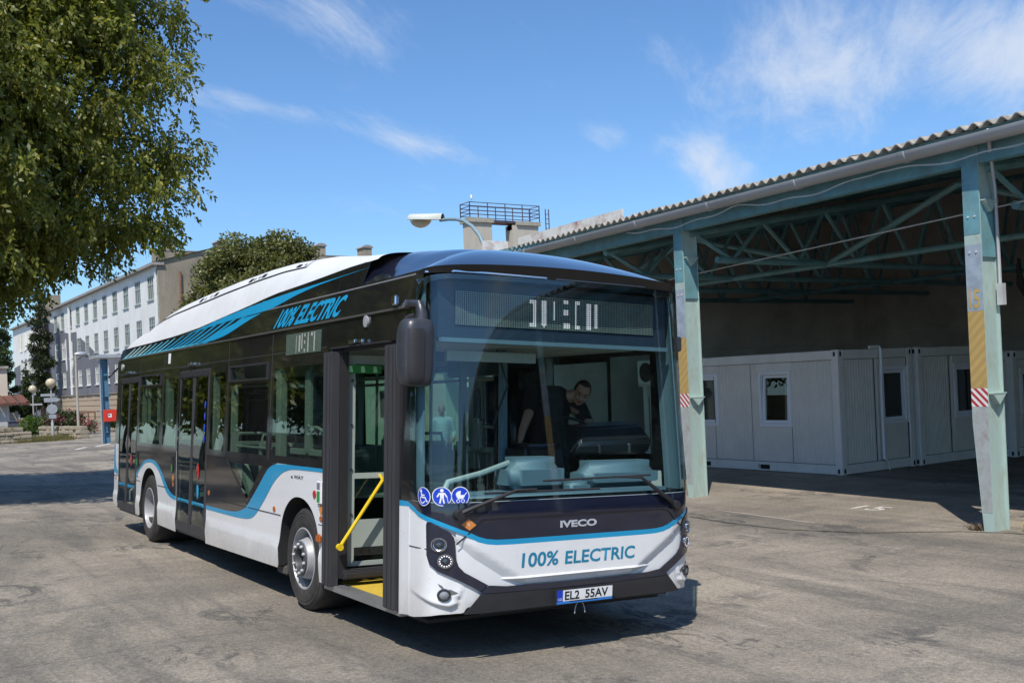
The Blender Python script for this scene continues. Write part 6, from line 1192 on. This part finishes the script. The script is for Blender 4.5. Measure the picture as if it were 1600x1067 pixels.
# driver's area
def rbox(x0, x1, y0, y1, z0, z1, m, nm, bev=.04, par=bus): b = MB(); b.bx(x0, x1, y0, y1, z0, z1); return b.build(nm, m, par, 60, bev)
rbox(-.08, .40, -1.16, 1.05, 1.10, 1.235, B_DASH, "dashboard", .06); rbox(.08, .45, -.16, .42, 1.18, 1.505, B_DASH, "dash_locker", .1); rbox(.08, .42, -1.18, -.32, 1.18, 1.46, B_DASH, "dash_hood", .1); rbox(.03, .2, -.34, -.12, 1.18, 1.30, B_DASH, "dash_step", .03)
dsh = MB(); dsh.add([(.35, -.36, 1.50), (.35, -1.22, 1.50), (.30, -1.24, 1.63), (.30, -.40, 1.60), (.42, -1.18, 1.77), (.42, -.5, 1.74), (.75, -1.2, 1.80), (.75, -.5, 1.76), (.75, -.36, 1.5), (.75, -1.22, 1.5)], [(0, 1, 2, 3), (3, 2, 4, 5), (5, 4, 6, 7), (7, 6, 9, 8), (0, 3, 5, 7, 8), (1, 9, 6, 4, 2), (0, 8, 9, 1)]); dsh.build("instrument_binnacle", B_DASHD, bus, 40, .03)
rbox(.5, .9, -.42, .0, 1.1, 1.6, B_DASHD, "side_console", .05)
for y in (-.62, -.95): b = MB(); b.bx(.297, .305, y - .012, y + .012, 1.52, 1.60); b.build("panel_clip", B_CHR, bus)
b = MB(); rp = [(.225 * cos(2 * pi * k / 28), .225 * sin(2 * pi * k / 28)) for k in range(29)]; Mr = Matrix.Rotation(rad(-28), 3, 'Y'); b.tube([Mr @ Vector((p[0], p[1], 0)) + Vector((.98, -.84, 1.72)) for p in rp], .016, 8, 0, False)
for a in (0, 2.2, 4.1): b.tube([Mr @ Vector((0, 0, -.03)) + Vector((.98, -.84, 1.72)), Mr @ Vector((.22 * cos(a), .22 * sin(a), 0)) + Vector((.98, -.84, 1.72))], .014, 6)
b.tube([Mr @ Vector((0, 0, -.02)) + Vector((.98, -.84, 1.72)), Vector((.72, -.84, 1.3))], .035, 8); b.build("steering_wheel", B_RUB, bus, smooth=40)
ds = rbox(1.30, 1.78, -1.08, -.58, 1.15, 1.28, B_SEAT, "driver_seat", .05); rbox(1.70, 1.86, -1.08, -.60, 1.25, 2.06, B_DASHD, "seat_back", .07, ds); rbox(1.72, 1.84, -.98, -.70, 2.05, 2.32, B_DASHD, "headrest", .06, ds); rbox(1.4, 1.7, -1.0, -.66, .8, 1.15, B_DASHD, "seat_base", .03, ds)
rbox(.5, 1.95, -1.22, -.05, .335, .79, B_DASHD, "cab_floor", .02); rbox(1.93, 1.98, -1.2, -.56, .8, 2.42, B_DASHD, "cab_partition", .01)
rbox(.86, .93, -.03, .035, .34, 2.42, B_DASH, "cab_post", .012); rbox(.95, 1.9, -.02, .02, .8, 1.35, B_DASHD, "cab_door", .012); rbox(.95, 1.9, -.02, .02, 2.2, 2.42, B_DASHD, "cab_header", .012)
b = MB(); b.tube([(.2, .98, 1.24), (.22, .93, 1.32), (.26, .6, 1.38), (.3, .3, 1.46)], .024, 8); b.build("dash_rail", B_GREY, bus, smooth=40)
b = MB(); b.tube([(.52, .42, 2.4), (.5, .5, 2.25), (.5, .52, 2.08), (.5, .5, 2.02)], .012, 6); b.lathe([(.0, -.14), (.03, -.13), (.035, 0), (.03, .1), (0, .12)], (.5, .5, 1.95), n=10); b.tube([(.52, .3, 2.4), (.5, .2, 2.1), (.5, .35, 1.75), (.5, .48, 1.82)], .01, 5); b.build("interior_mirror", B_RUB, bus, smooth=40)
for s0, s1 in ((-1.53, -1.255), (1.40, 1.53)): sheet("pillar_trim", rect(s0, s1, 1.21, 2.9), lambda s, z, o: FM(s, z, o - .035), B_DASH, bus, (), .012, .05, 60)
# destination box behind the screen
b = MB(); b.bx(.03, .35, -1.13, 1.13, 2.44, 2.88); b.build("destination_box", mat("dark_blue_box", (.022, .034, .055), .5), bus); b = MB(); b.bx(-.02, .03, -1.12, 1.12, 2.405, 2.438); b.build("blind_rail", B_DASH, bus)
led_panel("front_display", lambda u, v, o: (.024 - o, -u, 2.675 + v), 1.97, .265, 118, 17, cols_lit(SPEC, 118, 17), bus, PNL, None, LEDW, LEDD, .26)
for z, y0, y1 in ((2.31, .05, .9),): b = MB(); b.bx(.3, .34, y0, y1, z - .03, z + .05); b.build("sun_blind", mat("pale_blind", (.45, .45, .40), .8), bus)
ex = sheet("exit_sign", rect(1.02, 1.16, 1.98, 2.08), lambda u, v, o: (.46 - o, u, v), B_GRN, bus, (), .012); b = MB(); b.add([(.446, y, z) for y, z in ((1.06, 2.0), (1.12, 2.0), (1.11, 2.06), (1.08, 2.06))], [(0, 1, 2, 3)]); b.build("pictogram", mat("pale_green_print", (.45, .75, .4), .5), ex, recalc=False)
# ================================================================== PEOPLE
M_SKIN = mat("skin", (.46, .25, .17), .5, var=.06, scale=12); M_LIP = mat("lips", (.30, .11, .09), .5); M_HAIR = mat("dark_hair", (.018, .013, .010), .6, var=.3, scale=40); M_GHAIR = mat("grey_hair", (.30, .27, .24), .7, var=.2, scale=40); M_EYE = mat("eyes", (.03, .022, .02), .2); M_EYW = mat("eye_whites", (.7, .68, .65), .3)
M_SHB = mat("black_shirt", (.010, .010, .014), .85, var=.2, scale=10); M_SHL = mat("light_blue_shirt", (.42, .60, .68), .8, var=.08, scale=8, bump=.3, bscale=7); M_TRD = mat("dark_trousers", (.018, .020, .028), .85, var=.15, scale=8); M_SHOE = mat("black_shoes", (.012, .012, .012), .4)
def ell(b, c, r, M=None, n=14):
    c = Vector(c); M = M or Matrix.Identity(3); vs = [c + M @ Vector((r[0] * sin(pi * j / n) * cos(2 * pi * i / n), r[1] * sin(pi * j / n) * sin(2 * pi * i / n), r[2] * cos(pi * j / n))) for j in range(n + 1) for i in range(n)]
    b.add(vs, [(j * n + i, j * n + (i + 1) % n, (j + 1) * n + (i + 1) % n, (j + 1) * n + i) for j in range(n) for i in range(n)])
def chain(b, pts, rs):
    b.tube(pts, list(rs), 12)
    for p, r in zip(pts, rs): ell(b, p, (r * .98,) * 3, n=10)
def fuse(b, name, m, parent, vox=.009):
    o = b.build(name, m, parent, recalc=True); r = o.modifiers.new("one_surface", 'REMESH'); r.mode = 'VOXEL'; r.voxel_size = vox; r.use_smooth_shade = True
    s = o.modifiers.new("soften", 'SMOOTH'); s.iterations = 3; s.factor = .5; return o
def hand(b, w, d, n, side):
    """palm, four unequal bent fingers and a thumb; w wrist, d pointing direction, n palm normal"""
    d, n = Vector(d).normalized(), Vector(n); n = (n - d * n.dot(d)).normalized(); s = d.cross(n) * side; w = Vector(w); M = Matrix((s, n, d)).transposed()
    ell(b, w + d * .05, (.042, .018, .055), M, 10)
    for k, (off, L_) in enumerate(((-.03, .07), (-.01, .08), (.011, .074), (.031, .058))):
        p = w + d * .09 + s * off; chain(b, [w + d * .05 + s * off * .8, p, p + d * L_ * .45 + n * .012, p + d * L_ * .75 + n * .034], [.011, .0105, .0095, .008])
    chain(b, [w + d * .025 - s * .03, w + d * .055 - s * .058 + n * .012, w + d * .085 - s * .062 + n * .026], [.014, .012, .0095])
def head(b, c, fwd, up, par, hair, bald=False, down=False):
    f, u = Vector(fwd).normalized(), Vector(up); u = (u - f * u.dot(f)).normalized(); l = u.cross(f); M = Matrix((f, l, u)).transposed(); c = Vector(c); P = lambda x, y, z: c + f * x + l * y + u * z
    ell(b, P(-.008, 0, .025), (.098, .076, .095), M); ell(b, P(.022, 0, -.045), (.068, .058, .072), M); ell(b, P(.062, 0, -.092), (.024, .026, .018), M)
    chain(b, [P(.088, 0, .012), P(.108, 0, -.026), P(.098, 0, -.036)], [.009, .015, .012]); ell(b, P(.088, 0, .034), (.014, .045, .010), M)
    for s in (1, -1): ell(b, P(-.005, s * .078, -.008), (.020, .010, .032), M, 8); ell(b, P(.074, s * .034, -.03), (.02, .02, .018), M, 8)
    e = MB(); w_ = MB()
    for s in (1, -1): ell(w_, P(.086, s * .031, .012), (.012, .015, .009), M, 8); ell(e, P(.0945, s * .031, .011), (.006, .007, .0075), M, 8); e.tube([P(.094, s * .015, .032), P(.097, s * .032, .037), P(.086, s * .05, .031)], .0045, 5)
    if not down: w_.build("eye_whites", M_EYW, par, smooth=60)
    e.build("eyes_and_brows", M_EYE, par, smooth=60)
    m = MB(); m.tube([P(.082, .024, -.063), P(.092, 0, -.061), P(.082, -.024, -.063)], .0065, 6); m.build("mouth", M_LIP, par, smooth=60)
    h = MB(); n = 18
    def hp(i, j):
        a = 2 * pi * i / n; t = (.62 if not bald else .62) * pi * j / 9; x, y, z = sin(t) * cos(a), sin(t) * sin(a), cos(t); lim = 1.0
        if x > .35 and z < .66: lim = .88
        if bald and z > .45: lim = .95
        k = 1.055 if not bald else 1.03
        return P(-.010 + .100 * x * k * lim, .078 * y * k * lim, .026 + .097 * z * k * lim)
    h.add([hp(i, j) for j in range(10) for i in range(n)], [(j * n + i, j * n + (i + 1) % n, (j + 1) * n + (i + 1) % n, (j + 1) * n + i) for j in range(9) for i in range(n)]); h.build("hair", hair, par, smooth=70)
# --- driver leaning down in the cab (bus frame, seat base as origin)
O_ = Vector((1.5, -.84, 1.28)); bm_ = Matrix.Translation(bus.location) @ Matrix.Rotation(TH, 4, 'X')
drv = thing("person", "man in a black shirt leaning over in the driver cab, one arm hanging down", "person", bm_ @ O_, (TH, 0, 0))
q = lambda *p: Vector(p) - O_
b = MB()
chain(b, [q(1.5, -.84, 1.38), q(1.43, -.84, 1.6), q(1.32, -.83, 1.86), q(1.27, -.86, 2.0)], [.13, .135, .15, .10]); chain(b, [q(1.27, -.58, 2.04), q(1.26, -.85, 2.02), q(1.27, -1.10, 1.90)], [.07, .09, .07])
chain(b, [q(1.26, -.88, 2.02), q(1.19, -.95, 2.03), q(1.15, -.99, 2.04)], [.068, .06, .06])
chain(b, [q(1.25, -.56, 2.04), q(1.12, -.42, 1.86), q(1.0, -.28, 1.72), q(.90, -.19, 1.63)], [.058, .046, .038, .029]); hand(b, q(.89, -.18, 1.625), (-.35, .25, -.8), (-.6, -.4, 0), 1)
chain(b, [q(1.27, -1.12, 1.90), q(1.20, -1.2, 1.68), q(1.05, -1.05, 1.78)], [.056, .045, .03]); hand(b, q(1.04, -1.04, 1.785), (-.8, .5, .2), (0, 0, -1), -1)
for y in (-.95, -.73): chain(b, [q(1.48, y, 1.36), q(1.08, y + .02, 1.40), q(1.02, y + .02, .98), q(.9, y, .84)], [.10, .075, .055, .045])
head(b, q(1.10, -1.01, 2.06), (-.72, .50, -.42), (-.25, -.25, .93), drv, M_HAIR, False, True)
fuse(b, "body", M_SKIN, drv, .008)
b = MB(); chain(b, [q(1.5, -.84, 1.36), q(1.43, -.84, 1.6), q(1.33, -.83, 1.86), q(1.28, -.86, 2.0)], [.155, .165, .175, .125]); chain(b, [q(1.28, -.56, 2.05), q(1.27, -.85, 2.03), q(1.28, -1.12, 1.91)], [.085, .105, .085]); chain(b, [q(1.26, -.57, 2.045), q(1.15, -.45, 1.90)], [.085, .068]); chain(b, [q(1.27, -1.12, 1.90), q(1.21, -1.18, 1.74)], [.08, .065]); fuse(b, "shirt", M_SHB, drv, .011)
b = MB(); chain(b, [q(1.5, -.84, 1.36), q(1.48, -.84, 1.32)], [.15, .15])
for y in (-.95, -.73): chain(b, [q(1.48, y, 1.36), q(1.08, y + .02, 1.40), q(1.02, y + .02, .98), q(1.0, y + .02, .9)], [.115, .09, .07, .07])
fuse(b, "trousers", M_TRD, drv, .012)
# --- man standing in the yard on the far side of the bus
man = thing("person", "man in light blue shirt and dark trousers standing beyond the bus", "person", (13.46, -6.31, Z0), (0, 0, rad(150)))
b = MB()
chain(b, [(0, 0, .98), (.01, 0, 1.15), (0, 0, 1.32), (-.01, 0, 1.42)], [.12, .125, .14, .09]); chain(b, [(-.01, .17, 1.42), (0, 0, 1.42), (-.01, -.17, 1.42)], [.06, .09, .06]); chain(b, [(-.01, 0, 1.44), (.01, 0, 1.52), (.02, 0, 1.57)], [.06, .055, .055])
for s in (1, -1): chain(b, [(0, s * .09, .95), (.02, s * .10, .52), (-.01, s * .11, .10)], [.095, .06, .045]); chain(b, [(-.02, s * .11, .05), (.12, s * .13, .035)], [.04, .032])
chain(b, [(-.01, .19, 1.41), (-.05, .27, 1.15), (.12, .24, .98)], [.052, .042, .03]); hand(b, (.13, .235, .975), (.7, -.4, -.4), (0, -1, 0), 1)
chain(b, [(-.01, -.19, 1.41), (-.03, -.25, 1.13), (.05, -.26, .90)], [.052, .042, .03]); hand(b, (.055, -.26, .89), (.15, 0, -1), (0, 1, 0), -1)
head(b, (.03, 0, 1.655), (1, .1, -.12), (.1, 0, 1), man, M_GHAIR, True)
fuse(b, "body", M_SKIN, man, .009)
b = MB(); chain(b, [(0, 0, .92), (.02, 0, 1.12), (.005, 0, 1.32), (-.01, 0, 1.41)], [.158, .168, .165, .115]); chain(b, [(-.01, .185, 1.41), (0, 0, 1.42), (-.01, -.185, 1.41)], [.075, .10, .075]); chain(b, [(-.01, .19, 1.40), (-.05, .27, 1.15), (.05, .255, 1.04)], [.075, .062, .05]); chain(b, [(-.01, -.19, 1.40), (-.03, -.25, 1.13), (.02, -.26, 1.0)], [.075, .062, .05]); fuse(b, "shirt", M_SHL, man, .012)
b = MB(); ell(b, (0, 0, .92), (.15, .17, .10))
for s in (1, -1): chain(b, [(0, s * .09, .9), (.02, s * .10, .52), (-.01, s * .11, .12)], [.115, .085, .075])
fuse(b, "trousers", M_TRD, man, .012)
b = MB()
for s in (1, -1): chain(b, [(-.03, s * .11, .045), (.13, s * .13, .035)], [.048, .042])
fuse(b, "shoes", M_SHOE, man, .01)
